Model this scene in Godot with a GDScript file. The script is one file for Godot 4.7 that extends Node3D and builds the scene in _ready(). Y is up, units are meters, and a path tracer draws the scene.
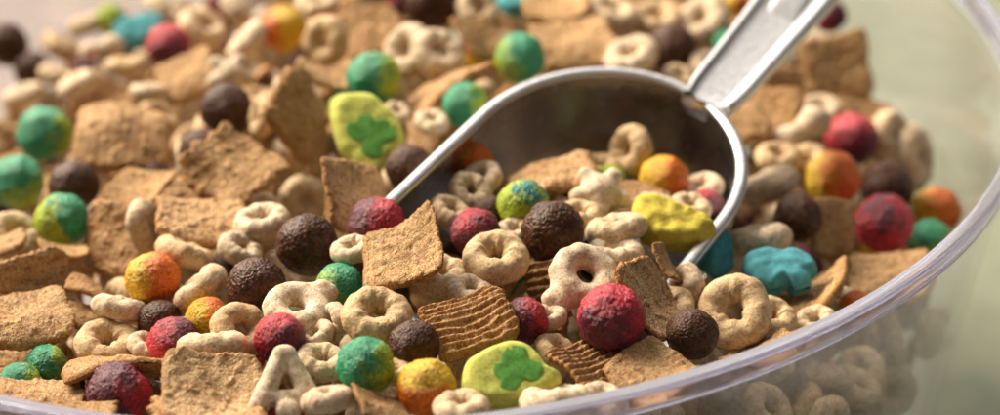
extends Node3D
# A clear bowl heaped with mixed breakfast cereal and a metal scoop, lit by a large window-like softbox from the back left.
# Lengths in millimetres inside the builders (MM turns them into metres). The bowl stands on the table (y = 0) with its axis on x = z = 0.

const MM := 0.001
const RIM_Y := 0.15

var noise := FastNoiseLite.new()
var cells := FastNoiseLite.new()
var mats := {}
var meshes := {}
var ico_v := PackedVector3Array()
var ico_f := PackedInt32Array()


func _ready() -> void:
	set_camera()
	set_light()
	make_materials()
	build_table()
	build_bowl()
	build_scoop()
	build_cereal()


# ------------------------------------------------------------------ camera, light

func set_camera() -> void:
	var cam := Camera3D.new()
	cam.name = "camera"
	add_child(cam)
	var lens := CameraAttributesPhysical.new()
	lens.frustum_focal_length = 106.6
	lens.frustum_near = 0.01
	lens.frustum_far = 20.0
	lens.frustum_focus_distance = 0.386
	lens.exposure_aperture = 13.5
	cam.attributes = lens
	cam.fov = 12.85
	cam.near = 0.01
	cam.far = 20.0
	cam.position = Vector3(0.039, RIM_Y + 0.209, 0.447)
	cam.rotation_degrees = Vector3(-30.5, 0, 0)
	cam.current = true


func set_light() -> void:
	var we := WorldEnvironment.new()
	we.name = "world_environment"
	var e := Environment.new()
	e.background_mode = Environment.BG_COLOR
	e.background_color = Color(0.05, 0.047, 0.045).linear_to_srgb()
	e.tonemap_mode = Environment.TONE_MAPPER_LINEAR
	e.tonemap_exposure = 1.0
	e.sdfgi_enabled = true
	e.ssao_enabled = true
	e.ssil_enabled = true
	we.environment = e
	add_child(we)
	softbox("key_light", Vector3(-0.75, 0.90, -0.55), Vector3(0.02, 0.13, 0.05), Vector2(0.7, 0.7), 4.9, Color(1.0, 0.945, 0.86))
	softbox("window_light", Vector3(-0.25, 0.85, -1.20), Vector3(0.02, 0.13, 0.05), Vector2(1.6, 1.0), 1.5, Color(1.0, 0.97, 0.95))
	softbox("overhead_light", Vector3(0.20, 1.25, -0.30), Vector3(0.05, 0.13, 0.05), Vector2(1.6, 1.6), 0.5, Color(1.0, 0.96, 0.91))


func softbox(called: String, at: Vector3, aim: Vector3, size: Vector2, energy: float, color: Color) -> void:
	var l := AreaLight3D.new()
	l.name = called
	l.area_size = size
	l.light_energy = energy
	l.light_color = color
	l.shadow_enabled = true
	l.area_range = 6.0
	add_child(l)
	l.look_at_from_position(at, aim, Vector3.UP)


# ------------------------------------------------------------------ materials

func ramp(stops: Array) -> Gradient:
	var g := Gradient.new()
	var o := PackedFloat32Array()
	var c := PackedColorArray()
	for s in stops:
		o.append(s[0])
		c.append(s[1])
	g.offsets = o
	g.colors = c
	return g


func noise_tex(kind: int, freq: float, octaves: int, sd: int, stops: Array = [], size := 512) -> NoiseTexture2D:
	var n := FastNoiseLite.new()
	n.noise_type = kind
	n.frequency = freq
	n.seed = sd
	n.fractal_octaves = octaves
	n.fractal_type = FastNoiseLite.FRACTAL_FBM if octaves > 1 else FastNoiseLite.FRACTAL_NONE
	if kind == FastNoiseLite.TYPE_CELLULAR:
		n.cellular_return_type = FastNoiseLite.RETURN_DISTANCE
		n.cellular_jitter = 1.0
	var t := NoiseTexture2D.new()
	t.width = size
	t.height = size
	t.seamless = true
	t.noise = n
	if stops:
		t.color_ramp = ramp(stops)
	return t


func grey(v: float) -> Color:
	return Color(v, v, v)


func food(called: String, tint: Texture2D, bump: Texture2D, per_metre: float, relief_mm: float, rough: float, shine := 0.5) -> StandardMaterial3D:
	var m := StandardMaterial3D.new()
	m.resource_name = called
	m.vertex_color_use_as_albedo = true
	m.albedo_texture = tint
	m.heightmap_enabled = true
	m.heightmap_texture = bump
	m.heightmap_scale = relief_mm * 0.1
	m.uv1_triplanar = true
	m.uv1_scale = Vector3.ONE * per_metre
	m.roughness = rough
	m.metallic_specular = shine
	mats[called] = m
	return m


func make_materials() -> void:
	var simplex := FastNoiseLite.TYPE_SIMPLEX_SMOOTH
	var cell := FastNoiseLite.TYPE_CELLULAR
	# oat: cream with toasted specks, tiny pores
	var oat_tint := noise_tex(simplex, 0.035, 4, 11, [[0.0, Color(0.68, 0.55, 0.42)], [0.3, Color(0.87, 0.8, 0.71)], [0.44, grey(0.97)], [1.0, grey(1.0)]])
	var oat_bump := noise_tex(cell, 0.05, 2, 5, [[0.0, grey(0.0)], [0.3, grey(0.75)], [1.0, grey(1.0)]])
	food("oat", oat_tint, oat_bump, 80.0, 0.12, 0.66, 0.28)
	# cinnamon square: sugar grains and cinnamon specks
	var cin_tint := noise_tex(simplex, 0.06, 3, 21, [[0.0, Color(0.36, 0.22, 0.14)], [0.26, Color(0.55, 0.4, 0.28)], [0.42, Color(0.86, 0.8, 0.72)], [0.55, grey(0.97)], [1.0, grey(1.0)]])
	var cin_bump := noise_tex(cell, 0.06, 3, 9)
	food("cinnamon", cin_tint, cin_bump, 85.0, 0.28, 0.6, 0.27)
	# corn puffs: crystalline glaze over dye
	var puff_tint := noise_tex(simplex, 0.022, 4, 31, [[0.0, grey(0.5)], [0.34, grey(0.78)], [0.55, grey(1.0)], [1.0, grey(1.0)]])
	var puff_bump := noise_tex(cell, 0.055, 3, 15)
	food("puff", puff_tint, puff_bump, 140.0, 0.26, 0.27, 0.46)
	var choc_bump := noise_tex(cell, 0.04, 3, 25)
	food("chocolate", puff_tint, choc_bump, 95.0, 0.28, 0.42, 0.36)
	var mallow_bump := noise_tex(simplex, 0.09, 4, 35)
	var mallow_tint := noise_tex(simplex, 0.03, 3, 36, [[0.0, grey(0.76)], [0.45, grey(0.95)], [1.0, grey(1.0)]])
	food("marshmallow", mallow_tint, mallow_bump, 70.0, 0.3, 0.8, 0.25)
	# scoop metal
	var m := StandardMaterial3D.new()
	m.resource_name = "cast_aluminium"
	m.albedo_color = Color(0.64, 0.62, 0.615).linear_to_srgb()
	m.metallic = 1.0
	m.roughness_texture = noise_tex(simplex, 0.02, 4, 41, [[0.0, grey(0.14)], [1.0, grey(0.32)]])
	m.roughness = 1.0
	m.heightmap_enabled = true
	m.heightmap_texture = noise_tex(simplex, 0.03, 4, 42)
	m.heightmap_scale = 0.003
	m.uv1_triplanar = true
	m.uv1_scale = Vector3.ONE * 30.0
	mats["metal"] = m
	m = m.duplicate()
	m.resource_name = "satin_aluminium"
	m.albedo_color = Color(0.68, 0.675, 0.675).linear_to_srgb()
	m.roughness_texture = noise_tex(simplex, 0.02, 4, 43, [[0.0, grey(0.28)], [1.0, grey(0.46)]])
	m.heightmap_scale = 0.010
	mats["satin"] = m
	# bowl
	m = StandardMaterial3D.new()
	m.resource_name = "clear_plastic_wall"
	m.transparency = BaseMaterial3D.TRANSPARENCY_ALPHA
	m.albedo_color = Color(0.86, 0.86, 0.9, 0.05)
	m.roughness = 0.13
	mats["plastic"] = m
	m = StandardMaterial3D.new()
	m.resource_name = "clear_plastic_rim"
	m.albedo_color = Color(0.93, 0.92, 1.0, 0.12)
	m.refraction_enabled = true
	m.refraction_scale = 0.05
	m.transparency = BaseMaterial3D.TRANSPARENCY_ALPHA
	m.roughness = 0.07
	mats["plastic_rim"] = m
	# table and cloth
	m = StandardMaterial3D.new()
	m.resource_name = "painted_tabletop"
	m.albedo_color = Color(0.185, 0.15, 0.14).linear_to_srgb()
	m.albedo_texture = noise_tex(simplex, 0.01, 4, 51, [[0.0, Color(0.9, 0.88, 0.87)], [1.0, grey(1.0)]])
	m.uv1_triplanar = true
	m.uv1_scale = Vector3.ONE * 3.0
	m.roughness = 0.6
	mats["table"] = m
	m = StandardMaterial3D.new()
	m.resource_name = "sage_cloth"
	m.albedo_color = Color(0.275, 0.295, 0.22).linear_to_srgb()
	m.albedo_texture = noise_tex(simplex, 0.012, 4, 52, [[0.0, Color(0.86, 0.9, 0.88)], [0.5, Color(0.97, 0.97, 0.95)], [1.0, Color(1.0, 0.99, 0.96)]])
	m.heightmap_enabled = true
	m.heightmap_texture = noise_tex(simplex, 0.2, 2, 53)
	m.heightmap_scale = 0.02
	m.uv1_triplanar = true
	m.uv1_scale = Vector3.ONE * 6.0
	m.roughness = 0.9
	mats["cloth"] = m


# ------------------------------------------------------------------ mesh helpers

func finish(v: PackedVector3Array, f: PackedInt32Array, c: PackedColorArray = PackedColorArray()) -> ArrayMesh:
	# smooth normals from the faces (front faces run clockwise)
	var n := PackedVector3Array()
	n.resize(v.size())
	for i in range(0, f.size(), 3):
		var a := f[i]
		var b := f[i + 1]
		var d := f[i + 2]
		var k := (v[d] - v[a]).cross(v[b] - v[a])
		n[a] += k
		n[b] += k
		n[d] += k
	for i in n.size():
		n[i] = n[i].normalized()
	var arrays := []
	arrays.resize(Mesh.ARRAY_MAX)
	arrays[Mesh.ARRAY_VERTEX] = v
	arrays[Mesh.ARRAY_NORMAL] = n
	if c.size():
		arrays[Mesh.ARRAY_COLOR] = c
	arrays[Mesh.ARRAY_INDEX] = f
	var mesh := ArrayMesh.new()
	mesh.add_surface_from_arrays(Mesh.PRIMITIVE_TRIANGLES, arrays)
	return mesh


func grid_faces(f: PackedInt32Array, rows: int, cols: int, wrap_c: bool, wrap_r := false, base := 0, flip := false) -> void:
	# cells between consecutive rows; wrap closes the columns / rows
	for i in (rows if wrap_r else rows - 1):
		for j in (cols if wrap_c else cols - 1):
			var a := base + i * cols + j
			var b := base + i * cols + (j + 1) % cols
			var c := base + ((i + 1) % rows) * cols + j
			var d := base + ((i + 1) % rows) * cols + (j + 1) % cols
			f.append_array([a, c, b, b, c, d] if flip else [a, b, c, b, d, c])


func lathe(profile: PackedVector2Array, segments: int, closed: bool) -> ArrayMesh:
	var v := PackedVector3Array()
	var f := PackedInt32Array()
	for p in profile:
		for j in segments:
			var t := TAU * j / segments
			v.append(Vector3(p.x * cos(t), p.y, p.x * sin(t)) * MM)
	grid_faces(f, profile.size(), segments, true, closed)
	return finish(v, f)


func part(parent: Node, called: String, mesh: Mesh, mat: Material) -> MeshInstance3D:
	var o := MeshInstance3D.new()
	o.name = called
	o.mesh = mesh
	o.material_override = mat
	parent.add_child(o, true)
	return o


func thing(called: String, label: String, category: String) -> Node3D:
	var o := Node3D.new()
	o.name = called
	add_child(o, true)
	o.set_meta("label", label)
	o.set_meta("category", category)
	return o


func tube(path: PackedVector3Array, ra: float, rb: float, closed: bool, sides := 14) -> ArrayMesh:
	# an oval tube (rb across, ra along local y) round a path in millimetres
	var v := PackedVector3Array()
	var f := PackedInt32Array()
	var n := path.size()
	for i in n:
		var p := path[i]
		var q := path[(i + 1) % n] if closed or i < n - 1 else p
		var o := path[(i - 1 + n) % n] if closed or i > 0 else p
		var along := (q - o).normalized()
		var side := along.cross(Vector3.UP)
		if side.length() < 0.2:
			side = along.cross(Vector3.RIGHT)
		side = side.normalized()
		var up := side.cross(along).normalized()
		for j in sides:
			var t := TAU * j / sides
			v.append((p + side * cos(t) * rb + up * sin(t) * ra) * MM)
	grid_faces(f, n, sides, true, closed, 0, true)
	return finish(v, f)


# ------------------------------------------------------------------ setting

func build_table() -> void:
	var v := PackedVector3Array()
	var f := PackedInt32Array()
	var b := BoxMesh.new()
	b.size = Vector3(5.0, 0.04, 5.0)
	var t := part(self, "table_surface", b, mats["table"])
	t.position = Vector3(0, -0.0205, -1.2)
	t.set_meta("kind", "structure")
	# sage cloth under and right of the bowl, with soft folds
	var cols := 60
	var rows := 60
	noise.seed = 77
	for side in 2:
		for i in rows:
			for j in cols:
				var x := lerpf(-0.02, 1.1, float(j) / (cols - 1))
				var z := lerpf(-1.2, 0.6, float(i) / (rows - 1))
				x += 0.02 * noise.get_noise_2d(z * 300.0, 4.0) - 0.10 * (z + 0.2)
				var fold := 0.004 * (1.0 + noise.get_noise_2d(x * 260.0 + z * 90.0, z * 60.0)) * smoothstep(0.22, 0.4, Vector2(x, z).length())
				v.append(Vector3(x, 0.0016 + fold if side == 0 else 0.0004, z))
	grid_faces(f, rows, cols, false, false, 0, false)
	grid_faces(f, rows, cols, false, false, rows * cols, true)
	var edge := PackedInt32Array()
	for j in cols:
		edge.append(j)
	for i in range(1, rows):
		edge.append(i * cols + cols - 1)
	for j in range(cols - 2, -1, -1):
		edge.append((rows - 1) * cols + j)
	for i in range(rows - 2, 0, -1):
		edge.append(i * cols)
	for k in edge.size():
		var a := edge[k]
		var d := edge[(k + 1) % edge.size()]
		f.append_array([a, a + rows * cols, d, d, a + rows * cols, d + rows * cols])
	var o := part(self, "table_cloth", finish(v, f), mats["cloth"])
	o.set_meta("label", "pale sage green cloth spread under the right side of the clear bowl")
	o.set_meta("category", "cloth")


func build_bowl() -> void:
	var o := thing("cereal_bowl", "large clear plastic bowl heaped with mixed cereal", "bowl")
	o.position = Vector3(0, RIM_Y, 0)
	var inner := PackedVector2Array()
	var outer := PackedVector2Array()
	for i in 23:
		var y := -5.2 - 106.4 * i / 22.0
		inner.append(Vector2(171.2 + 0.12 * y, y))
		outer.append(Vector2(173.7 + 0.12 * y, y))
	for i in range(1, 15):
		var t := PI / 2 * i / 14.0
		inner.append(Vector2(123.0 + 34.8 * cos(t), -111.6 - 33.0 * sin(t)))
		outer.append(Vector2(123.0 + 37.3 * cos(t), -111.6 - 35.8 * sin(t)))
	inner.append(Vector2(0.4, -144.6))
	outer.append(Vector2(0.4, -147.4))
	outer.reverse()
	var prof := inner.duplicate()
	prof.append_array(outer)
	prof.reverse()
	part(o, "wall", lathe(prof, 160, true), mats["plastic"])
	# thick rounded lip
	var lip := PackedVector2Array()
	var corners := [[172.2, -0.8, 0.8, 180.0, 90.0], [174.0, -1.1, 1.1, 90.0, 0.0], [173.9, -4.3, 1.1, 0.0, -90.0], [171.9, -4.6, 0.7, -90.0, -180.0]]
	for c in corners:
		for k in 7:
			var t := deg_to_rad(lerpf(c[3], c[4], k / 6.0))
			lip.append(Vector2(c[0] + c[2] * cos(t), c[1] + c[2] * sin(t)))
	lip.reverse()
	part(o, "rim", lathe(lip, 256, true), mats["plastic_rim"])
	# ring that the bowl stands on
	var foot := PackedVector2Array()
	for k in 12:
		var t := -TAU * k / 12.0
		foot.append(Vector2(112.0 + 2.6 * cos(t), -148.2 + 1.7 * sin(t)))
	part(o, "foot", lathe(foot, 160, true), mats["plastic_rim"])


# ------------------------------------------------------------------ scoop

func scoop_point(s: float, phi: float, w: float, d: float, e: float, mouth: float) -> Vector3:
	# s: 0 left mouth .. 1 right mouth along the rim; phi: 0 rim .. PI/2 keel. z runs to the mouth, 0 at the closed end
	var lc := 42.1 + e
	var p: Vector2
	var k: Vector2
	var straight := 0.3
	if s < straight:
		p = Vector2(-w, lerpf(mouth, 42.1, s / straight))
		k = Vector2(0, p.y)
	elif s > 1.0 - straight:
		p = Vector2(w, lerpf(42.1, mouth, (s - 1.0 + straight) / straight))
		k = Vector2(0, p.y)
	else:
		var t := PI * (s - straight) / (1.0 - 2.0 * straight)
		p = Vector2(-w * cos(t), 42.1 - lc * sin(t))
		k = Vector2(0, 42.1)
	var r := pow(maxf(cos(phi), 0.0), 2.0 / 3.0)
	var y := -d * pow(maxf(sin(phi), 0.0), 2.0 / 3.0)
	var q := k + (p - k) * r
	if s < straight or s > 1.0 - straight:
		q.y -= 16.0 * (1.0 - r) * clampf((p.y - 42.1) / (mouth - 42.1), 0.0, 1.0)
	return Vector3(q.x, y, q.y)


func build_scoop() -> void:
	var o := thing("metal_scoop", "cast metal scoop pushed into the cereal, handle up at the back right", "scoop")
	o.transform = Transform3D(Basis(Vector3(0.8633573, -0.17699572, 0.4725322), Vector3(0.12113454, 0.9817778, 0.14641982), Vector3(-0.48983731, -0.06917265, 0.86906533)), Vector3(0.0832519, RIM_Y - 0.00080331, 0.03038244)).orthonormalized()
	var v := PackedVector3Array()
	var f := PackedInt32Array()
	var cols := 90
	var rows := 22
	for side in 2:
		for i in rows:
			for j in cols:
				var s := float(j) / (cols - 1)
				var phi := PI / 2 * i / (rows - 1)
				v.append((scoop_point(s, phi, 31.4, 33.0, -0.8, 88.0) if side == 0 else scoop_point(s, phi, 33.0, 35.0, 0.8, 88.0)) * MM)
	grid_faces(f, rows, cols, false, false, 0, true)
	grid_faces(f, rows, cols, false, false, rows * cols, false)
	part(o, "bowl", finish(v, f), mats["metal"])
	var path := PackedVector3Array()
	for j in 97:
		path.append(scoop_point(j / 96.0, 0.0, 32.2, 34.0, 0.0, 88.0))
	for i in range(1, 24):
		path.append(scoop_point(1.0, PI / 2 * i / 24.0, 32.2, 34.0, 0.0, 88.0))
	for i in range(24, 0, -1):
		path.append(scoop_point(0.0, PI / 2 * i / 24.0, 32.2, 34.0, 0.0, 88.0))
	part(o, "rim", tube(path, 1.25, 1.55, true), mats["satin"])
	# handle: a channel with raised borders, swept away from the closed end
	var half := [[0.0, 1.0], [3.6, 1.0], [4.9, 1.15], [5.5, 1.9], [6.0, 2.25], [6.7, 2.25], [7.3, 1.8], [7.6, 0.6], [7.5, -1.2], [6.6, -3.0], [4.4, -4.2], [0.0, -4.6]]
	var section := PackedVector2Array()
	for p in half:
		section.append(Vector2(p[0], p[1]))
	for i in range(half.size() - 2, 0, -1):
		section.append(Vector2(-half[i][0], half[i][1]))
	v = PackedVector3Array()
	f = PackedInt32Array()
	var stations := 28
	for i in stations:
		var t := float(i) / (stations - 1)
		var z := 3.5 - 128.0 * t
		var rise := 0.6 + 12.0 * t + 10.0 * t * t
		var wide := lerpf(1.0, 1.32, smoothstep(0.0, 0.6, t)) * (0.86 + 0.14 * smoothstep(0.0, 0.06, t)) * sqrt(maxf(0.02, 1.0 - pow(maxf(0.0, t - 0.9) / 0.101, 2)))
		var centre := Vector3(10.0 + 4.0 * t, rise, z)
		for p in section:
			v.append((centre + Vector3(p.x * wide, p.y, 0)) * MM)
	grid_faces(f, stations, section.size(), true, false, 0, true)
	for end in 2:
		var base := v.size()
		var row := (stations - 1) * section.size() * end
		var mid := Vector3.ZERO
		for j in section.size():
			mid += v[row + j]
		v.append(mid / section.size())
		for j in section.size():
			var a := row + j
			var b := row + (j + 1) % section.size()
			f.append_array([base, b, a] if end == 0 else [base, a, b])
	var handle := part(o, "handle", finish(v, f), mats["satin"])
	# raised maker's panel, worn blank
	v = PackedVector3Array()
	f = PackedInt32Array()
	for i in 9:
		for j in 9:
			var a := j / 8.0 * 2.0 - 1.0
			var c := i / 8.0 * 2.0 - 1.0
			var t := lerpf(0.32, 0.62, i / 8.0)
			var y := 0.6 + 12.0 * t + 10.0 * t * t + 0.9 + 0.9 * sqrt(maxf(0.0, 1.0 - pow(maxf(absf(a), absf(c)), 8)))
			v.append(Vector3(10.0 + 4.0 * t + a * 4.6, y, 3.5 - 128.0 * t) * MM)
	grid_faces(f, 9, 9, false, false, 0, true)
	part(handle, "raised_panel", finish(v, f), mats["satin"])


# ------------------------------------------------------------------ cereal shapes

func make_ico(level: int) -> void:
	var t := (1.0 + sqrt(5.0)) / 2.0
	var v: Array[Vector3] = []
	for p in [Vector3(-1, t, 0), Vector3(1, t, 0), Vector3(-1, -t, 0), Vector3(1, -t, 0), Vector3(0, -1, t), Vector3(0, 1, t), Vector3(0, -1, -t), Vector3(0, 1, -t), Vector3(t, 0, -1), Vector3(t, 0, 1), Vector3(-t, 0, -1), Vector3(-t, 0, 1)]:
		v.append(p.normalized())
	var f := PackedInt32Array([0, 11, 5, 0, 5, 1, 0, 1, 7, 0, 7, 10, 0, 10, 11, 1, 5, 9, 5, 11, 4, 11, 10, 2, 10, 7, 6, 7, 1, 8, 3, 9, 4, 3, 4, 2, 3, 2, 6, 3, 6, 8, 3, 8, 9, 4, 9, 5, 2, 4, 11, 6, 2, 10, 8, 6, 7, 9, 8, 1])
	for n in level:
		var mids := {}
		var g := PackedInt32Array()
		for i in range(0, f.size(), 3):
			var m := [0, 0, 0]
			for k in 3:
				var a := f[i + k]
				var b := f[i + (k + 1) % 3]
				var key := mini(a, b) * 100000 + maxi(a, b)
				if not mids.has(key):
					mids[key] = v.size()
					v.append((v[a] + v[b]).normalized())
				m[k] = mids[key]
			g.append_array([f[i], m[0], m[2], f[i + 1], m[1], m[0], f[i + 2], m[2], m[1], m[0], m[1], m[2]])
		f = g
	ico_v = PackedVector3Array(v)
	ico_f = PackedInt32Array()
	for i in range(0, f.size(), 3):
		ico_f.append_array([f[i], f[i + 2], f[i + 1]])


func lin(r: float, g: float, b: float) -> Color:
	return Color(r, g, b)


func puff(sd: int, a: Color, b: Color, split: float, soft: float, lumps: float) -> ArrayMesh:
	# a corn puff: two dyes meeting along a ragged line; the second covers the cap round local +y
	var v := PackedVector3Array()
	var c := PackedColorArray()
	noise.seed = sd
	cells.seed = sd
	for p in ico_v:
		var low := noise.get_noise_3d(p.x * 1.3, p.y * 1.3, p.z * 1.3)
		var mid := noise.get_noise_3d(p.x * 3.4 + 9.0, p.y * 3.4, p.z * 3.4)
		var crystal := cells.get_noise_3d(p.x * 7.5, p.y * 7.5, p.z * 7.5)
		var pit := 1.0 - smoothstep(-1.0, -0.72, cells.get_noise_3d(p.x * 3.0 + 20.0, p.y * 3.0, p.z * 3.0))
		var fine := noise.get_noise_3d(p.x * 11.0, p.y * 11.0 + 5.0, p.z * 11.0)
		var soft_mid := noise.get_noise_3d(p.x * 2.6 + 31.0, p.y * 2.6, p.z * 2.6)
		v.append(p * (6.1 * (1.0 + 0.05 * low + lumps * (0.018 * mid - 0.03 * pit) - 0.052 * crystal + 0.012 * fine)) * MM)
		var m := smoothstep(split - soft, split + soft, p.y + 0.35 * low + 0.22 * soft_mid + 0.20 * fine)
		var k := a.lerp(b, m) * (1.0 + 0.16 * fine + 0.10 * mid - 0.22 * pit)
		# pale sugar on the crests of the glaze
		k = k.lerp(Color(0.75, 0.72, 0.66), 0.05 * (1.0 - smoothstep(-1.0, -0.75, crystal)))
		c.append(Color(maxf(k.r, 0.002), maxf(k.g, 0.002), maxf(k.b, 0.002)))
	return finish(v, ico_f, c)


func chocolate(sd: int) -> ArrayMesh:
	var v := PackedVector3Array()
	var c := PackedColorArray()
	noise.seed = sd
	cells.seed = sd
	for p in ico_v:
		var low := noise.get_noise_3d(p.x * 1.2, p.y * 1.2, p.z * 1.2)
		var mid := absf(noise.get_noise_3d(p.x * 4.2 + 9.0, p.y * 4.2, p.z * 4.2))
		var cell := cells.get_noise_3d(p.x * 7.0, p.y * 7.0, p.z * 7.0)
		var fine := noise.get_noise_3d(p.x * 15.0, p.y * 15.0 + 5.0, p.z * 15.0)
		v.append(p * (6.05 * (1.0 + 0.05 * low + 0.035 * mid + 0.026 * cell + 0.016 * fine)) * MM)
		var k := 1.0 + 0.5 * fine + 0.5 * noise.get_noise_3d(p.x * 3.0, p.y * 3.0, p.z * 3.0 + 20.0)
		c.append(Color(0.095, 0.038, 0.018) * maxf(k, 0.3))
	return finish(v, ico_f, c)


func oat_color(p: Vector3, tone: Color) -> Color:
	var big := noise.get_noise_3d(p.x * 0.22, p.y * 0.22, p.z * 0.22 + 40.0)
	var fine := noise.get_noise_3d(p.x * 1.1, p.y * 1.1 + 70.0, p.z * 1.1)
	var toast := smoothstep(0.15, 0.6, noise.get_noise_3d(p.x * 0.5 + 30.0, p.y * 0.5, p.z * 0.5))
	var k := tone.lerp(Color(0.42, 0.25, 0.11), toast * 0.55) * (1.0 + 0.14 * big + 0.12 * fine)
	return Color(k.r, k.g, k.b)


func oat_ring(sd: int, tone: Color) -> ArrayMesh:
	var v := PackedVector3Array()
	var c := PackedColorArray()
	var f := PackedInt32Array()
	noise.seed = sd
	cells.seed = sd
	var nu := 120
	var nv := 56
	for i in nu:
		var u := TAU * i / nu
		var big := noise.get_noise_2d(cos(u) * 1.1 + sd, sin(u) * 1.1)
		var rad := 4.3 * (1.0 + 0.06 * big) * (1.0 + 0.05 * cos(2.0 * u + sd))
		var thick := 2.68 * (1.0 + 0.08 * noise.get_noise_2d(cos(u) * 1.4, sin(u) * 1.4 + 3.0))
		var lift := 0.35 * noise.get_noise_2d(cos(u) * 0.9 + 11.0, sin(u) * 0.9)
		for j in nv:
			var w := TAU * j / nv
			var p := Vector3((rad + thick * cos(w)) * cos(u), thick * 1.02 * sin(w) + lift, (rad + thick * cos(w)) * sin(u))
			var out := Vector3(cos(w) * cos(u), sin(w), cos(w) * sin(u))
			var lump := noise.get_noise_3d(p.x * 0.45, p.y * 0.45, p.z * 0.45)
			var pore := (1.0 - smoothstep(-1.0, -0.7, cells.get_noise_3d(p.x * 0.75, p.y * 0.75, p.z * 0.75))) * smoothstep(-0.2, 0.3, noise.get_noise_3d(p.x * 0.4, p.y * 0.4 + 60.0, p.z * 0.4))
			var fine := noise.get_noise_3d(p.x * 2.2, p.y * 2.2 + 90.0, p.z * 2.2)
			p += out * (0.12 * lump - 0.22 * pore + 0.05 * fine)
			v.append(p * MM)
			c.append(oat_color(p, tone) * (1.0 - 0.3 * pore))
	grid_faces(f, nu, nv, true, true)
	return finish(v, f, c)


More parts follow.
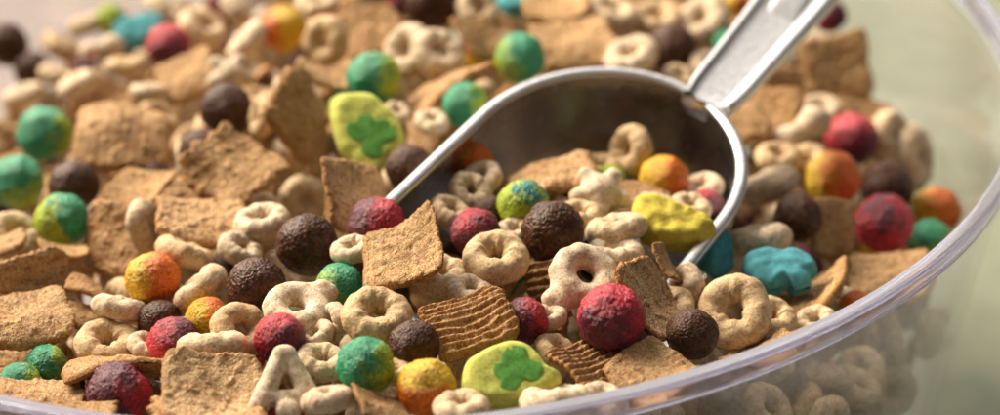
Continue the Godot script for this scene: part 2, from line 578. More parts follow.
func toast_square(sd: int, bend: int, ribbed: bool, tone: Color) -> ArrayMesh:
	var v := PackedVector3Array()
	var c := PackedColorArray()
	var f := PackedInt32Array()
	noise.seed = sd
	cells.seed = sd
	var n := 80
	var half := 9.5
	for side in 2:
		for i in n:
			for j in n:
				var a := sin((j / (n - 1.0) * 2.0 - 1.0) * PI / 2)
				var b := sin((i / (n - 1.0) * 2.0 - 1.0) * PI / 2)
				a = lerpf(a, j / (n - 1.0) * 2.0 - 1.0, 0.6)
				b = lerpf(b, i / (n - 1.0) * 2.0 - 1.0, 0.6)
				# rounded corners, ragged edge
				var ring := maxf(absf(a), absf(b))
				var dir := Vector2(a, b).normalized()
				var round_ := pow(pow(absf(dir.x), 7.0) + pow(absf(dir.y), 7.0), -1.0 / 7.0)
				var q := dir * ring * minf(round_, 1.4) if ring > 0.0 else Vector2.ZERO
				var rag := 1.0 + (0.035 if bend != 4 else 0.12) * noise.get_noise_2d(dir.x * 2.2 + 5.0, dir.y * 2.2) + 0.02 * noise.get_noise_2d(dir.x * 8.0, dir.y * 8.0)
				q *= rag
				var x := q.x * half
				var z := q.y * half
				var depth := (1.0 - ring) * half
				var th := 1.0 * sqrt(1.0 - pow(clampf(1.0 - depth / 1.3, 0.0, 1.0), 2.0))
				# pillowed body: two baked layers swell a little between the edges
				th += 0.25 * smoothstep(0.0, 4.0, depth) * (0.7 + 0.5 * noise.get_noise_2d(x * 0.25, z * 0.25 + 8.0))
				var y := th if side == 0 else -th
				var wave := noise.get_noise_3d(x * 0.085, z * 0.085, 3.0)
				var grain := noise.get_noise_3d(x * 1.3, y * 1.3, z * 1.3)
				var fine := noise.get_noise_3d(x * 3.2, y * 3.2 + 20.0, z * 3.2)
				var dent := 1.0 - smoothstep(-1.0, -0.66, cells.get_noise_3d(x * 0.42, z * 0.42, side * 30.0))
				var blister := smoothstep(0.25, 0.75, noise.get_noise_3d(x * 0.26 + 80.0, z * 0.26, side * 4.0))
				var inside := smoothstep(0.0, 0.9, depth)
				y += (0.09 * grain + 0.06 * fine - 0.30 * dent + 0.40 * blister) * (0.35 + 0.65 * inside) * (1.0 if side == 0 else -1.0)
				var groove := 0.0
				if ribbed:
					var line := z + 0.16 * noise.get_noise_2d(x * 0.35, z * 0.35 + 30.0)
					groove = 0.5 + 0.5 * cos(line * TAU / 2.1)
					y += (groove - 0.5) * 0.8 * smoothstep(0.0, 0.7, depth) * (1.0 if side == 0 else -1.0)
					x += 0.25 * (groove - 0.5) * signf(x) * (1.0 - inside)
				# how the baked sheet is warped
				match bend:
					0: y += 0.8 * wave + 0.018 * (x * x) - 0.012 * z * z
					1: y += 0.7 * wave - 0.014 * x * x + 0.018 * x * z
					2: y += 0.028 * x * x + 0.7 * wave
					3: y += -0.020 * (x * x + z * z) + 0.9 * wave
					4: y += 0.014 * (x * x - z * z) + 1.0 * wave
					5: y += 0.024 * z * z + 0.012 * x * x + 0.8 * wave
					6:
						var s := maxf(0.0, x * 0.9 - z * 0.35 + 0.5)
						y += 0.052 * s * s + 0.006 * z * z + 0.7 * wave
						x -= 0.010 * s * s
				y += (0.03 * sin(x * 3.4 + 0.6 * wave + 0.2 * z) * inside + 0.05 * noise.get_noise_3d(x * 2.4, 7.0, z * 2.4)) * (1.0 if side == 0 else -1.0)
				v.append(Vector3(x, y, z) * MM)
				var swirl := (0.6 * noise.get_noise_3d(x * 0.16 + 50.0, z * 0.5, side * 9.0) + 0.5 * noise.get_noise_3d(x * 0.6 + 50.0, z * 0.6, side * 9.0))
				var speck := noise.get_noise_3d(x * 1.9, z * 1.9 + 15.0, side * 5.0)
				var k := tone.lerp(Color(0.33, 0.155, 0.055), clampf(1.3 * swirl + 0.15, 0.0, 0.75))
				k = k.lerp(Color(0.76, 0.63, 0.44), clampf(2.2 * speck - 0.45, 0.0, 0.75))
				k = k.lerp(Color(0.26, 0.11, 0.04), clampf(-2.0 * speck - 0.75, 0.0, 0.7))
				k = k.lerp(Color(0.44, 0.215, 0.06), 0.55 * (1.0 - smoothstep(0.2, 1.3, depth + 0.5 * grain)))
				if ribbed:
					k = k.lerp(Color(0.55, 0.31, 0.11), 0.35 * groove)
				k = k * (1.0 + 0.15 * fine - 0.25 * dent)
				k = k.lerp(Color(0.36, 0.17, 0.05), 0.6 * smoothstep(1.12, 1.36, q.length()))
				c.append(Color(k.r, k.g, k.b))
	grid_faces(f, n, n, false, false, 0, false)
	grid_faces(f, n, n, false, false, n * n, true)
	return finish(v, f, c)


func net_mesh(bones: Array, blend: float, cell: float, sd: int, tone: Color) -> ArrayMesh:
	# bones: [from, to, radius, radius]; a smooth union meshed as surface nets
	noise.seed = sd
	var lo := Vector3.ONE * 1e9
	var hi := Vector3.ONE * -1e9
	for b in bones:
		for e in 2:
			lo = lo.min(b[e] - Vector3.ONE * (b[2 + e] + 1.2))
			hi = hi.max(b[e] + Vector3.ONE * (b[2 + e] + 1.2))
	var n := Vector3i(((hi - lo) / cell).ceil()) + Vector3i.ONE
	var field := PackedFloat32Array()
	field.resize(n.x * n.y * n.z)
	var at := 0
	for z in n.z:
		for y in n.y:
			for x in n.x:
				var p := lo + Vector3(x, y, z) * cell
				var total := 0.0
				for b in bones:
					var ab: Vector3 = b[1] - b[0]
					var t := clampf((p - b[0]).dot(ab) / maxf(ab.length_squared(), 1e-6), 0.0, 1.0)
					total += exp(-(p.distance_to(b[0] + ab * t) - lerpf(b[2], b[3], t)) / blend)
				var d := -log(maxf(total, 1e-30)) * blend
				if absf(d) < 1.5:
					d -= 0.16 * noise.get_noise_3d(p.x * 0.45, p.y * 0.45, p.z * 0.45) + 0.04 * noise.get_noise_3d(p.x * 1.8, p.y * 1.8, p.z * 1.8)
				field[at] = d
				at += 1
	var sx := 1
	var sy := n.x
	var sz := n.x * n.y
	var which := {}
	var v := PackedVector3Array()
	var c := PackedColorArray()
	var f := PackedInt32Array()
	for z in n.z - 1:
		for y in n.y - 1:
			for x in n.x - 1:
				var o := x * sx + y * sy + z * sz
				var inside := 0
				var sum := Vector3.ZERO
				var hits := 0
				for k in 8:
					if field[o + (k & 1) * sx + ((k >> 1) & 1) * sy + ((k >> 2) & 1) * sz] < 0.0:
						inside += 1
				if inside == 0 or inside == 8:
					continue
				for e in [[0, 1], [2, 3], [4, 5], [6, 7], [0, 2], [1, 3], [4, 6], [5, 7], [0, 4], [1, 5], [2, 6], [3, 7]]:
					var ka: int = e[0]
					var kb: int = e[1]
					var pa := Vector3(ka & 1, (ka >> 1) & 1, (ka >> 2) & 1)
					var pb := Vector3(kb & 1, (kb >> 1) & 1, (kb >> 2) & 1)
					var da := field[o + (ka & 1) * sx + ((ka >> 1) & 1) * sy + ((ka >> 2) & 1) * sz]
					var db := field[o + (kb & 1) * sx + ((kb >> 1) & 1) * sy + ((kb >> 2) & 1) * sz]
					if (da < 0.0) != (db < 0.0):
						sum += pa.lerp(pb, da / (da - db))
						hits += 1
				which[o] = v.size()
				var p := lo + (Vector3(x, y, z) + sum / hits) * cell
				v.append(p * MM)
				c.append(oat_color(p, tone))
	for o in which:
		for axis in 3:
			var step: int = [sx, sy, sz][axis]
			var s1: int = [sy, sz, sx][axis]
			var s2: int = [sz, sx, sy][axis]
			var da := field[o]
			var db := field[o + step]
			if (da < 0.0) == (db < 0.0):
				continue
			if not (which.has(o - s1) and which.has(o - s2) and which.has(o - s1 - s2)):
				continue
			var q := [which[o], which[o - s1], which[o - s1 - s2], which[o - s2]]
			if da < 0.0:
				f.append_array([q[0], q[2], q[1], q[0], q[3], q[2]])
			else:
				f.append_array([q[0], q[1], q[2], q[0], q[2], q[3]])
	return finish(v, f, c)


func oat_shape(kind: String, sd: int, tone: Color) -> ArrayMesh:
	var b := []
	match kind:
		"bone":
			b = [[Vector3(-4.1, 0, 0), Vector3(4.1, 0, 0.4), 3.3, 3.4], [Vector3(-4.4, 0.2, 0), Vector3(-4.4, 0, 0.2), 3.6, 3.6], [Vector3(4.6, 0, 0.6), Vector3(4.4, 0.3, 0.2), 3.8, 3.8]]
			b[0][2] = 2.5
			b[0][3] = 2.5
		"star":
			for k in 5:
				var t := TAU * k / 5.0 + 0.3
				b.append([Vector3.ZERO, Vector3(cos(t) * 5.6, 0.3 * sin(k * 2.0), sin(t) * 5.2), 2.7, 2.1])
		"letter":
			b = [[Vector3(-5.2, 0, 5.6), Vector3(-0.5, 0, -5.4), 2.15, 2.0], [Vector3(6.0, 0, 4.6), Vector3(0.5, 0, -5.4), 2.1, 2.0], [Vector3(-3.6, 0.3, 3.9), Vector3(4.4, 0.3, 3.6), 1.6, 1.6], [Vector3(0.6, 0.9, 6.6), Vector3(1.2, 0.9, 7.0), 2.4, 2.4]]
		"ringtail":
			for k in 10:
				var t := TAU * k / 10.0
				var u := TAU * (k + 1) / 10.0
				b.append([Vector3(cos(t) * 4.5, 0.3 * sin(t), sin(t) * 4.6 - 1.6), Vector3(cos(u) * 4.5, 0.3 * sin(u), sin(u) * 4.6 - 1.6), 2.15, 2.15])
			b.append([Vector3(-3.4, 0, 2.4), Vector3(-4.6, 0, 5.0), 2.3, 2.3])
			b.append([Vector3(-4.4, 0, 4.6), Vector3(-6.2, 0.2, 4.6), 2.0, 1.7])
	return net_mesh(b, 0.55 if kind == "ringtail" else 0.35 if kind == "letter" else 0.7, 0.5, sd, tone)


func mallow(outline: PackedVector2Array, thick: float, flat: float, sd: int, tone: Color, relief := 1.0) -> ArrayMesh:
	# a pressed marshmallow: star-shaped outline (x right, y up), swollen faces, rounded rim
	var v := PackedVector3Array()
	var c := PackedColorArray()
	var f := PackedInt32Array()
	noise.seed = sd
	var curve := PackedVector2Array()
	var n := outline.size()
	for i in n:
		for k in 8:
			curve.append(outline[i].cubic_interpolate(outline[(i + 1) % n], outline[(i - 1 + n) % n], outline[(i + 2) % n], k / 8.0))
	var rings := 15
	for side in 2:
		for i in rings:
			var s := sin(PI / 2 * float(i) / (rings - 1)) if i > 4 else i / 4.0 * sin(PI / 2 * 4.0 / (rings - 1))
			s = maxf(s, 0.01)
			for q in curve:
				var h := thick * pow(maxf(0.0, 1.0 - pow(clampf((s - flat) / (1.0 - flat), 0.0, 1.0), 2.2)), 1.0 / 2.2)
				var p := Vector3(q.x * s, h if side == 0 else -h, -q.y * s)
				p.y += (0.5 * noise.get_noise_3d(p.x * 0.28, side * 7.0, p.z * 0.3) + 0.08 * noise.get_noise_3d(p.x * 1.5, side * 7.0, p.z * 1.5)) * relief
				var k := 1.0 + 0.10 * noise.get_noise_3d(p.x * 0.5, p.y * 0.5 + 9.0, p.z * 0.5) + 0.06 * noise.get_noise_3d(p.x * 2.5, p.y * 2.5, p.z * 2.5)
				v.append(p * MM)
				c.append(Color(tone.r * k, tone.g * k, tone.b * k))
	grid_faces(f, rings, curve.size(), true, false, 0, false)
	grid_faces(f, rings, curve.size(), true, false, rings * curve.size(), true)
	return finish(v, f, c)


func outline(points: Array) -> PackedVector2Array:
	var o := PackedVector2Array()
	for p in points:
		o.append(Vector2(p[0], p[1]))
	return o


func make_shapes() -> void:
	noise.noise_type = FastNoiseLite.TYPE_SIMPLEX_SMOOTH
	noise.frequency = 1.0
	noise.fractal_type = FastNoiseLite.FRACTAL_NONE
	cells.noise_type = FastNoiseLite.TYPE_CELLULAR
	cells.frequency = 1.0
	cells.fractal_type = FastNoiseLite.FRACTAL_NONE
	cells.cellular_return_type = FastNoiseLite.RETURN_DISTANCE
	make_ico(5)
	var red := lin(0.64, 0.035, 0.06)
	var plum := lin(0.14, 0.018, 0.04)
	var green := lin(0.045, 0.38, 0.19)
	var lime := lin(0.46, 0.60, 0.03)
	var orange := lin(0.86, 0.18, 0.006)
	var yellow := lin(0.88, 0.53, 0.015)
	var teal := lin(0.03, 0.30, 0.27)
	var dyes := {
		"red": [red, plum, 0.15, 0.5], "green": [green, lime, 0.6, 0.42], "orange": [yellow, orange, -0.05, 0.4], "yellow": [yellow, orange, 0.45, 0.4], "purple": [plum, red, 0.72, 0.45],
		"lime": [lime, green, 0.7, 0.35], "limestripe": [lime, green, 0.1, 0.3], "limecap": [lime, teal, 0.72, 0.12], "redfront": [red, plum, 0.15, 0.55], "redspot": [red, plum, 0.75, 0.25],
		"orangefront": [yellow, orange, 0.2, 0.35], "orangespot": [yellow, orange, 0.3, 0.4],
	}
	var sd := 100
	for k in dyes:
		var d: Array = dyes[k]
		for copy in (3 if k in ["red", "green", "orange", "purple"] else 1):
			sd += 7
			meshes["ball_%s_%d" % [k, copy]] = puff(sd, d[0], d[1], d[2], d[3], 1.0 if k in ["red", "purple", "redfront", "redspot"] else 0.55)
	for k in 4:
		meshes["choc_%d" % k] = chocolate(500 + k * 13)
	var tones := [lin(0.74, 0.61, 0.45), lin(0.64, 0.475, 0.285), lin(0.64, 0.52, 0.38), lin(0.70, 0.555, 0.375), lin(0.67, 0.49, 0.29)]
	for k in 5:
		for copy in 2:
			meshes["ring_%d_%d" % [k, copy]] = oat_ring(900 + k * 17 + copy * 5, tones[k])
	for k in ["bone", "star", "letter", "ringtail"]:
		meshes["oat_" + k] = oat_shape(k, 1300, lin(0.75, 0.63, 0.48))
	var baked := [lin(0.64, 0.41, 0.185), lin(0.56, 0.33, 0.13), lin(0.63, 0.39, 0.155), lin(0.60, 0.37, 0.16), lin(0.61, 0.38, 0.16), lin(0.70, 0.49, 0.255), lin(0.66, 0.43, 0.19)]
	for k in 7:
		for copy in 2:
			meshes["square_%d_%d" % [k, copy]] = toast_square(1500 + k * 19 + copy * 3, k, false, baked[k])
	for k in 3:
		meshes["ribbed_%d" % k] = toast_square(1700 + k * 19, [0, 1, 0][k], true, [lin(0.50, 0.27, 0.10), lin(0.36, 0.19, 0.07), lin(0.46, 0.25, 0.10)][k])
	var hat := outline([[-8.2, -4.6], [-8.6, -1.6], [-7.9, 1.9], [-5.4, 4.1], [-1.9, 5.9], [0.7, 6.4], [3.3, 5.5], [5.2, 3.4], [6.4, 1.6], [8.5, 0.4], [8.6, -1.4], [6.6, -3.0], [4.4, -4.0], [1.8, -5.4], [-1.9, -5.9], [-5.4, -5.9]])
	meshes["marsh_hat"] = mallow(hat, 2.6, 0.72, 2000, lin(0.64, 0.66, 0.15), 0.35)
	var clover := outline([[0.4, 4.0], [1.9, 3.6], [2.4, 2.0], [3.0, 1.3], [4.4, 0.9], [4.9, -0.6], [4.2, -2.2], [2.6, -2.6], [1.6, -2.2], [1.2, -3.0], [0.2, -4.2], [-1.2, -4.6], [-2.4, -4.0], [-2.5, -2.6], [-3.6, -1.4], [-3.4, 0.2], [-2.4, 0.8], [-2.2, 2.4], [-1.2, 3.6]])
	meshes["clover"] = mallow(clover, 0.16, 0.55, 2001, lin(0.13, 0.37, 0.07), 0.2)
	meshes["marsh_blue"] = mallow(outline([[-8.3, -1.0], [-7.6, 2.8], [-4.0, 5.4], [-0.6, 5.0], [2.5, 6.0], [6.2, 4.9], [8.4, 1.6], [7.0, -0.6], [7.5, -3.2], [4.6, -5.2], [2.2, -4.0], [-1.4, -6.2], [-6.0, -4.6]]), 3.3, 0.5, 2002, lin(0.11, 0.40, 0.46))
	meshes["marsh_drop"] = mallow(outline([[-8.0, 0.0], [-6.0, 4.4], [-1.0, 5.4], [4.0, 4.4], [8.2, 0.6], [5.0, -4.0], [0.0, -5.2], [-5.0, -4.6]]), 3.2, 0.55, 2003, lin(0.09, 0.37, 0.44))
	meshes["marsh_bar"] = mallow(outline([[-8.3, 1.0], [-7.6, 4.2], [-4.0, 5.0], [2.0, 4.4], [6.6, 3.8], [8.6, 2.0], [8.2, -1.4], [5.0, -3.4], [1.0, -4.6], [-2.4, -5.0], [-6.0, -3.4]]), 3.4, 0.62, 2004, lin(0.68, 0.56, 0.09))


# name, category, group and material of each kind of piece
const KINDS := {
	"ring": ["oat_ring", "oat ring", "oat rings in the heap", "oat"],
	"oat": ["oat_piece", "oat piece", "shaped oat pieces", "oat"],
	"ball": ["corn_puff", "corn puff", "dyed corn puffs", "puff"],
	"choc": ["chocolate_puff", "cocoa puff", "chocolate puffs", "chocolate"],
	"square": ["cinnamon_square", "cereal square", "cinnamon squares", "cinnamon"],
	"ribbed": ["ribbed_square", "cereal square", "cinnamon squares", "cinnamon"],
	"marsh": ["marshmallow", "marshmallow", "marshmallows", "marshmallow"],
}


func build_cereal() -> void:
	make_shapes()
	var count := {}
	for row in PIECES:
		var kind: String = row[0]
		var info: Array = KINDS[kind]
		var o := MeshInstance3D.new()
		count[kind] = count.get(kind, 0) + 1
		o.name = info[0] if count[kind] == 1 else "%s_%03d" % [info[0], count[kind] - 1]
		o.mesh = meshes[row[1]]
		o.material_override = mats[info[3]]
		add_child(o, true)
		# place in tenths of a millimetre from the rim centre, turn as a quaternion in thousandths, size in percent
		var q := Quaternion(row[5], row[6], row[7], row[8]).normalized()
		o.transform = Transform3D(Basis(q).scaled(Vector3.ONE * row[9] * 0.01), Vector3(row[2], row[3], row[4]) * 0.0001 + Vector3(0, RIM_Y, 0))
		o.set_meta("label", row[10])
		o.set_meta("category", info[1])
		o.set_meta("group", info[2])
		if row[1] == "marsh_hat":
			var mark := part(o, "clover_mark", meshes["clover"], mats["marshmallow"])
			mark.position = Vector3(0.4, 2.68, -0.6) * MM
			mark.set_meta("label", "green clover on the yellow marshmallow")


# kind, shape, place x y z, turn x y z w, size, label
const PIECES := [
	["choc", "choc_0", -1227, -510, -998, -578, 733, -298, 199, 120, "dark chocolate puff at the far left end of the heap"],
	["choc", "choc_1", -1128, -565, -917, -110, 15, 130, 985, 99, "blurred chocolate puff just beside the leftmost chocolate puff"],
	["ring", "ring_0_0", -1072, -485, -582, -119, 145, 127, 974, 97, "pale oat ring in front of the two far-left chocolate puffs"],
	["ring", "ring_1_0", -1027, -521, -976, -203, 3, -271, 941, 121, "blurred pale oat ring on the far crest beside the grey background"],
	["ring", "ring_2_0", -1003, -538, -1213, -141, 147, 138, 969, 106, "blurred pale oat ring at the back edge left of the lime puff"],
	["oat", "oat_bone", -857, -405, -747, 384, 221, -16, 896, 86, "cream peanut-shaped oat piece in front of the lime puff"],
	["ring", "ring_3_0", -977, -450, -635, 283, 941, -177, -54, 88, "small cream oat ring left of the far red dye speck"],
	["ring", "ring_0_1", -874, -381, -450, -168, 554, 152, 801, 89, "cream oat ring above the large pillowed cinnamon square"],
	["ball", "ball_red_0", -892, -422, -642, 241, 789, 177, 537, 54, "red puff almost hidden among far cream oat rings"],
	["ball", "ball_lime_0", -921, -518, -1202, 659, 708, -35, 253, 86, "lime puff behind the far blue marshmallow"],
	["marsh", "marsh_blue", -752, -395, -852, 220, 174, -36, 959, 101, "blurred blue marshmallow far back beside the red puff"],
	["ball", "ball_red_1", -601, -287, -514, 260, 509, 818, -69, 105, "blurred red puff with dark purple patch beside far blue marshmallow"],
	["ring", "ring_1_1", -728, -329, -465, 31, 985, -139, -98, 85, "cream oat ring below the far blue marshmallow"],
	["ring", "ring_2_1", -598, -255, -150, 32, 980, -163, -114, 80, "cream oat ring behind the large pillowed cinnamon square"],
	["square", "square_0_0", -494, -237, -220, 182, 150, 164, 958, 90, "light cinnamon square tilted beside the far red puff"],
	["oat", "oat_star", -354, -176, -92, 358, 164, -122, 911, 96, "cream star-shaped oat piece above the far chocolate puff"],
	["choc", "choc_2", -334, -161, 141, -135, 783, 491, -356, 114, "dark chocolate puff below the cream star-shaped oat piece"],
	["ring", "ring_3_1", -512, -282, -632, 99, 69, -251, 961, 113, "cream oat ring standing behind the light tilted square"],
	["ring", "ring_0_0", -343, -208, -377, -122, 212, 382, 891, 108, "cream oat ring left of the far yellow puff"],
	["ring", "ring_2_0", -407, -266, -697, 381, 860, -242, 238, 114, "blurred cream oat ring at the top edge above far yellow puff"],
	["ball", "ball_yellow_0", -242, -197, -442, 716, -673, -63, 171, 108, "bright yellow puff with orange side near the top edge"],
	["ring", "ring_1_0", -102, -150, -261, 513, -47, 343, 785, 109, "cream oat ring turned on edge beside the bright yellow puff"],
	["ring", "ring_0_1", -698, -401, -1009, -108, 83, -365, 921, 111, "blurred cream oat ring behind the far red puff at the top"],
	["ball", "ball_red_2", -495, -326, -914, 37, 946, 309, -94, 61, "sliver of red puff at the top edge above a cream ring"],
	["ring", "ring_3_0", -163, -217, -664, 25, 998, 49, 10, 100, "cream oat ring cut by the top edge above the turned ring"],
	["ring", "ring_1_1", -290, -282, -901, 50, -88, -33, 994, 90, "cream oat ring peeking behind the bright yellow puff"],
	["square", "square_1_0", 23, -166, -375, 197, 116, 37, 973, 93, "flat brown cinnamon square behind the double oat rings"],
	["ball", "ball_red_0", 95, -184, -619, -188, 441, 871, -110, 72, "pink-red puff cut by the top edge beside a chocolate puff"],
	["choc", "choc_1", 188, -161, -546, 608, 396, -579, -371, 133, "chocolate puff cut by the top edge above the double rings"],
	["ring", "ring_2_1", 135, -131, -150, 300, -51, 302, 903, 115, "cream oat ring leaning behind its twin above the green puff"],
	["ring", "ring_0_0", 221, -101, -75, 300, 636, 33, 711, 109, "cream oat ring with open hole, front of the leaning pair"],
	["ring", "ring_3_1", 325, -161, -497, 33, -712, -297, 636, 97, "greyish oat ring at the top edge right of top-edge chocolate puff"],
	["square", "square_2_0", 324, -142, -259, 210, 308, -205, 905, 79, "golden cinnamon square between leaning rings and green puff"],
	["square", "square_1_1", 258, -107, 106, -170, 83, 245, 951, 134, "cinnamon square seen edge-on, slanting toward the scoop rim"],
	["ball", "ball_green_0", 55, -97, 80, 640, 719, -144, 230, 115, "green puff with yellow right edge above the hat marshmallow"],
	["ball", "ball_green_1", 303, -84, 260, 607, 777, -38, 161, 94, "green and lime puff tucked against the scoop rim"],
	["ball", "ball_green_2", 445, -123, -96, 739, -493, 265, 376, 110, "dark green puff with yellow left edge behind the scoop"],
	["marsh", "marsh_hat", 64, -69, 461, 205, -576, -249, 751, 139, "yellow-green hat marshmallow with green clover, behind the scoop"],
	["square", "square_3_0", -112, -90, 294, 236, -7, -512, 826, 104, "upright pointed cinnamon square left of the hat marshmallow"],
	["ring", "ring_1_0", -229, -136, 222, -561, 718, -86, -404, 82, "cream oat ring on edge behind the upright pointed square"],
	["square", "square_0_1", -87, -140, -19, -151, -22, -178, 972, 86, "thin cinnamon square edge between pointed square and turned ring"],
	["square", "square_0_0", 45, -63, 759, 298, 217, -324, 871, 96, "upright cinnamon square with rounded top below the hat marshmallow"],
	["choc", "choc_0", 171, -84, 592, 54, -239, 19, 969, 96, "chocolate puff between hat marshmallow and scoop rim"],
	["ring", "ring_2_0", 125, -105, 265, 80, 989, 112, -51, 55, "small oat ring right of the hat marshmallow"],
	["ring", "ring_0_1", 216, -113, 299, 56, -321, -30, 945, 66, "oat ring below the edge-on square by the scoop"],
	["ball", "ball_green_0", -17, -147, 167, -646, 680, 289, -191, 71, "green puff mostly hidden behind the hat marshmallow"],
	["square", "square_3_1", -606, -215, 160, 137, 50, -102, 984, 132, "large pillowed cinnamon square above the left green puffs"],
	["square", "square_4_0", -264, -117, 528, 151, -284, -116, 940, 112, "jagged broken cinnamon square lying in the middle left"],
	["ball", "ball_green_1", -864, -312, -8, -198, -152, -690, 679, 121, "upper of two touching green puffs at the left"],
	["ball", "ball_green_2", -873, -299, 283, 913, 233, -161, 293, 113, "lower of two touching green puffs at the left edge"],
	["choc", "choc_3", -689, -231, 422, 786, -191, 353, -469, 105, "chocolate puff between green puffs and pillowed square"],
	["ball", "ball_limestripe_0", -676, -212, 622, 570, 802, -152, 97, 105, "lime puff with green stripes at the left"],
	["square", "square_1_0", -534, -212, 704, 357, -183, 121, 908, 97, "shaded brown cinnamon square right of the striped lime puff"],
	["ring", "ring_2_1", -444, -145, 762, -310, -480, -526, 630, 94, "tan oat ring standing on edge left of a flat square"],
	["square", "square_0_1", -313, -134, 753, -14, 66, -61, 996, 110, "flat cinnamon square seen from its front edge, centre left"],
	["square", "square_2_1", -498, -192, 507, 35, -166, 49, 984, 79, "brown cinnamon square under the large pillowed square"],
	["ring", "ring_1_1", -330, -133, 905, -251, 26, -190, 949, 98, "greyish oat ring on edge under the flat square"],
	["ring", "ring_3_0", -274, -131, 1058, -219, 174, 319, 905, 104, "tan oat ring on edge leaning against the orange puff"],
	["ring", "ring_0_0", -164, -114, 794, -42, 984, 9, 172, 93, "shaded oat ring right of the flat square"],
	["ring", "ring_2_0", -204, -132, 890, 248, 939, -74, 228, 82, "shaded oat ring above the left big chocolate puff"],
	["ball", "ball_orange_0", -384, -129, 1017, 640, 692, -257, 212, 98, "yellow and orange puff at the left centre"],
	["ring", "ring_0_1", -445, -157, 1091, -267, 18, -101, 958, 88, "cream oat ring on edge below the yellow and orange puff"],
	["choc", "choc_2", -353, -170, 1126, 189, -291, 858, -378, 80, "chocolate puff sunk in shadow between orange and yellow puffs"],
	["ball", "ball_yellow_0", -240, -136, 1169, -385, -615, -313, 613, 79, "yellow puff with orange side behind the oval oat ring"],
	["ring", "ring_1_0", -459, -185, 1188, 77, 906, 74, -410, 102, "tan oat ring with visible hole above the edge-on square"],
	["ring", "ring_2_1", -363, -183, 1206, -189, -774, -77, 599, 71, "oat ring half hidden behind the red and purple puff"],
	["ball", "ball_red_1", -301, -147, 1243, 505, 751, -285, 316, 92, "red and purple puff left of an oval oat ring"],
	["ring", "ring_3_1", -202, -86, 1343, 6, 957, -280, -71, 106, "pale oval oat ring on edge above the front sugared square"],
	["choc", "choc_0", -141, -96, 1103, -189, 190, 420, 867, 108, "big chocolate puff left of the green puff, centre left"],
	["choc", "choc_1", -43, -81, 950, -267, 700, 505, -428, 115, "big chocolate puff below the upright square"],
	["square", "square_1_1", -409, -141, 1332, -293, 102, -15, 951, 114, "cinnamon square seen exactly edge-on above the purple puff"],
	["ball", "ball_purple_0", -385, -134, 1440, 673, 688, -172, 211, 107, "dark purple puff with red right side at the front left"],
	["square", "square_5_0", -181, -81, 1520, 58, 52, -91, 993, 105, "front sugared cinnamon square standing upright at lower left"],
	["square", "square_4_1", -182, -95, 1565, -161, 87, 3, 983, 116, "cinnamon square lying in front of the upright sugared square"],
	["square", "square_5_1", -663, -213, 961, 337, 343, -271, 834, 104, "sugared cinnamon square, top of the stack at the left edge"],
	["square", "square_0_0", -645, -164, 1116, 48, 217, -26, 975, 98, "sugared cinnamon square overlapping the top of the left-edge stack"],
	["square", "square_2_0", -683, -261, 1134, -119, 147, 18, 982, 98, "cinnamon square third down in the left-edge stack"],
	["square", "square_1_0", -664, -209, 1296, -142, 156, 18, 977, 89, "cinnamon square lowest in the left-edge stack"],
	["ring", "ring_3_0", -809, -268, 605, 93, -171, -287, 938, 102, "cream oat ring at the left edge above the stacked squares"],
	["square", "square_0_1", -816, -228, 716, -144, 182, 112, 966, 78, "golden cinnamon square tip poking in at the left edge"],
	["square", "square_2_1", -646, -212, 769, -193, 111, -129, 966, 62, "brown cinnamon square tip behind the left-edge stack"],
	["ball", "ball_green_0", -590, -223, 1217, -273, -228, -667, 655, 73, "green puff under the left-edge stack, right one"],
	["ball", "ball_green_1", -611, -175, 1343, 593, 700, -318, 239, 67, "green puff under the left-edge stack, lower one"],
	["square", "square_0_0", -542, -141, 1431, -138, 132, -44, 981, 90, "cinnamon square lying just behind the rim at lower left"],
	["square", "square_4_0", -429, -101, 1551, -78, 44, -40, 995, 66, "cinnamon square corner at the rim below the edge-on square"],
	["square", "square_1_1", -537, -196, 959, -201, 7, -280, 939, 62, "brown cinnamon square edge left of the orange puff"],
	["square", "square_3_0", -542, -214, 1021, -128, 59, -127, 982, 71, "brown cinnamon square beneath the ring below the orange puff"],
	["ball", "ball_red_2", 114, -43, 930, -629, 714, -167, -258, 104, "crimson puff with dark patches at the scoop left tip"],
	["square", "square_6_0", 186, -19, 1098, 78, 28, 115, 990, 100, "curled cinnamon square with raised right corner, centre"],
	["ring", "ring_0_0", 64, -50, 1021, -5, -60, 55, 997, 69, "cream oat ring left of the curled square"],
	["ball", "ball_green_2", 40, -93, 1105, 713, -523, 115, 453, 83, "emerald puff left of the open oat ring"],
	["ring", "ring_4_0", 135, -41, 1295, 51, 972, 117, -197, 107, "open oat ring below the curled square"],
	["oat", "oat_ringtail", -38, -60, 1221, 69, 996, 52, 10, 103, "lumpy oat ring with a knob above the red puff"],
	["ring", "ring_1_1", -159, -117, 1235, 309, 538, -94, 778, 94, "arched cream oat ring left of the red puff"],
	["ball", "ball_red_0", -62, -61, 1347, 846, 326, 62, 417, 85, "round red puff behind the letter A oat piece"],
	["oat", "oat_letter", -36, -50, 1508, 335, 40, -69, 939, 96, "cream oat piece shaped like a letter A at the front"],
	["ring", "ring_2_0", 56, -51, 1572, -223, 69, 64, 970, 78, "cream oat ring on edge right of the letter A piece"],
	["ring", "ring_3_1", 28, -83, 1400, -15, -92, -98, 991, 81, "tan oat ring in shade right of the letter A piece"],
	["ball", "ball_green_0", 124, -26, 1495, -274, -479, -667, 501, 92, "bright teal-green sugared puff at the front"],
	["ring", "ring_0_1", 42, -76, 1266, 73, 318, 577, 748, 60, "small cream oat ring between knobbed ring and open ring"],
	["ring", "ring_2_1", 8, -79, 1312, 70, -300, 182, 934, 59, "oat ring right of the round red puff"],
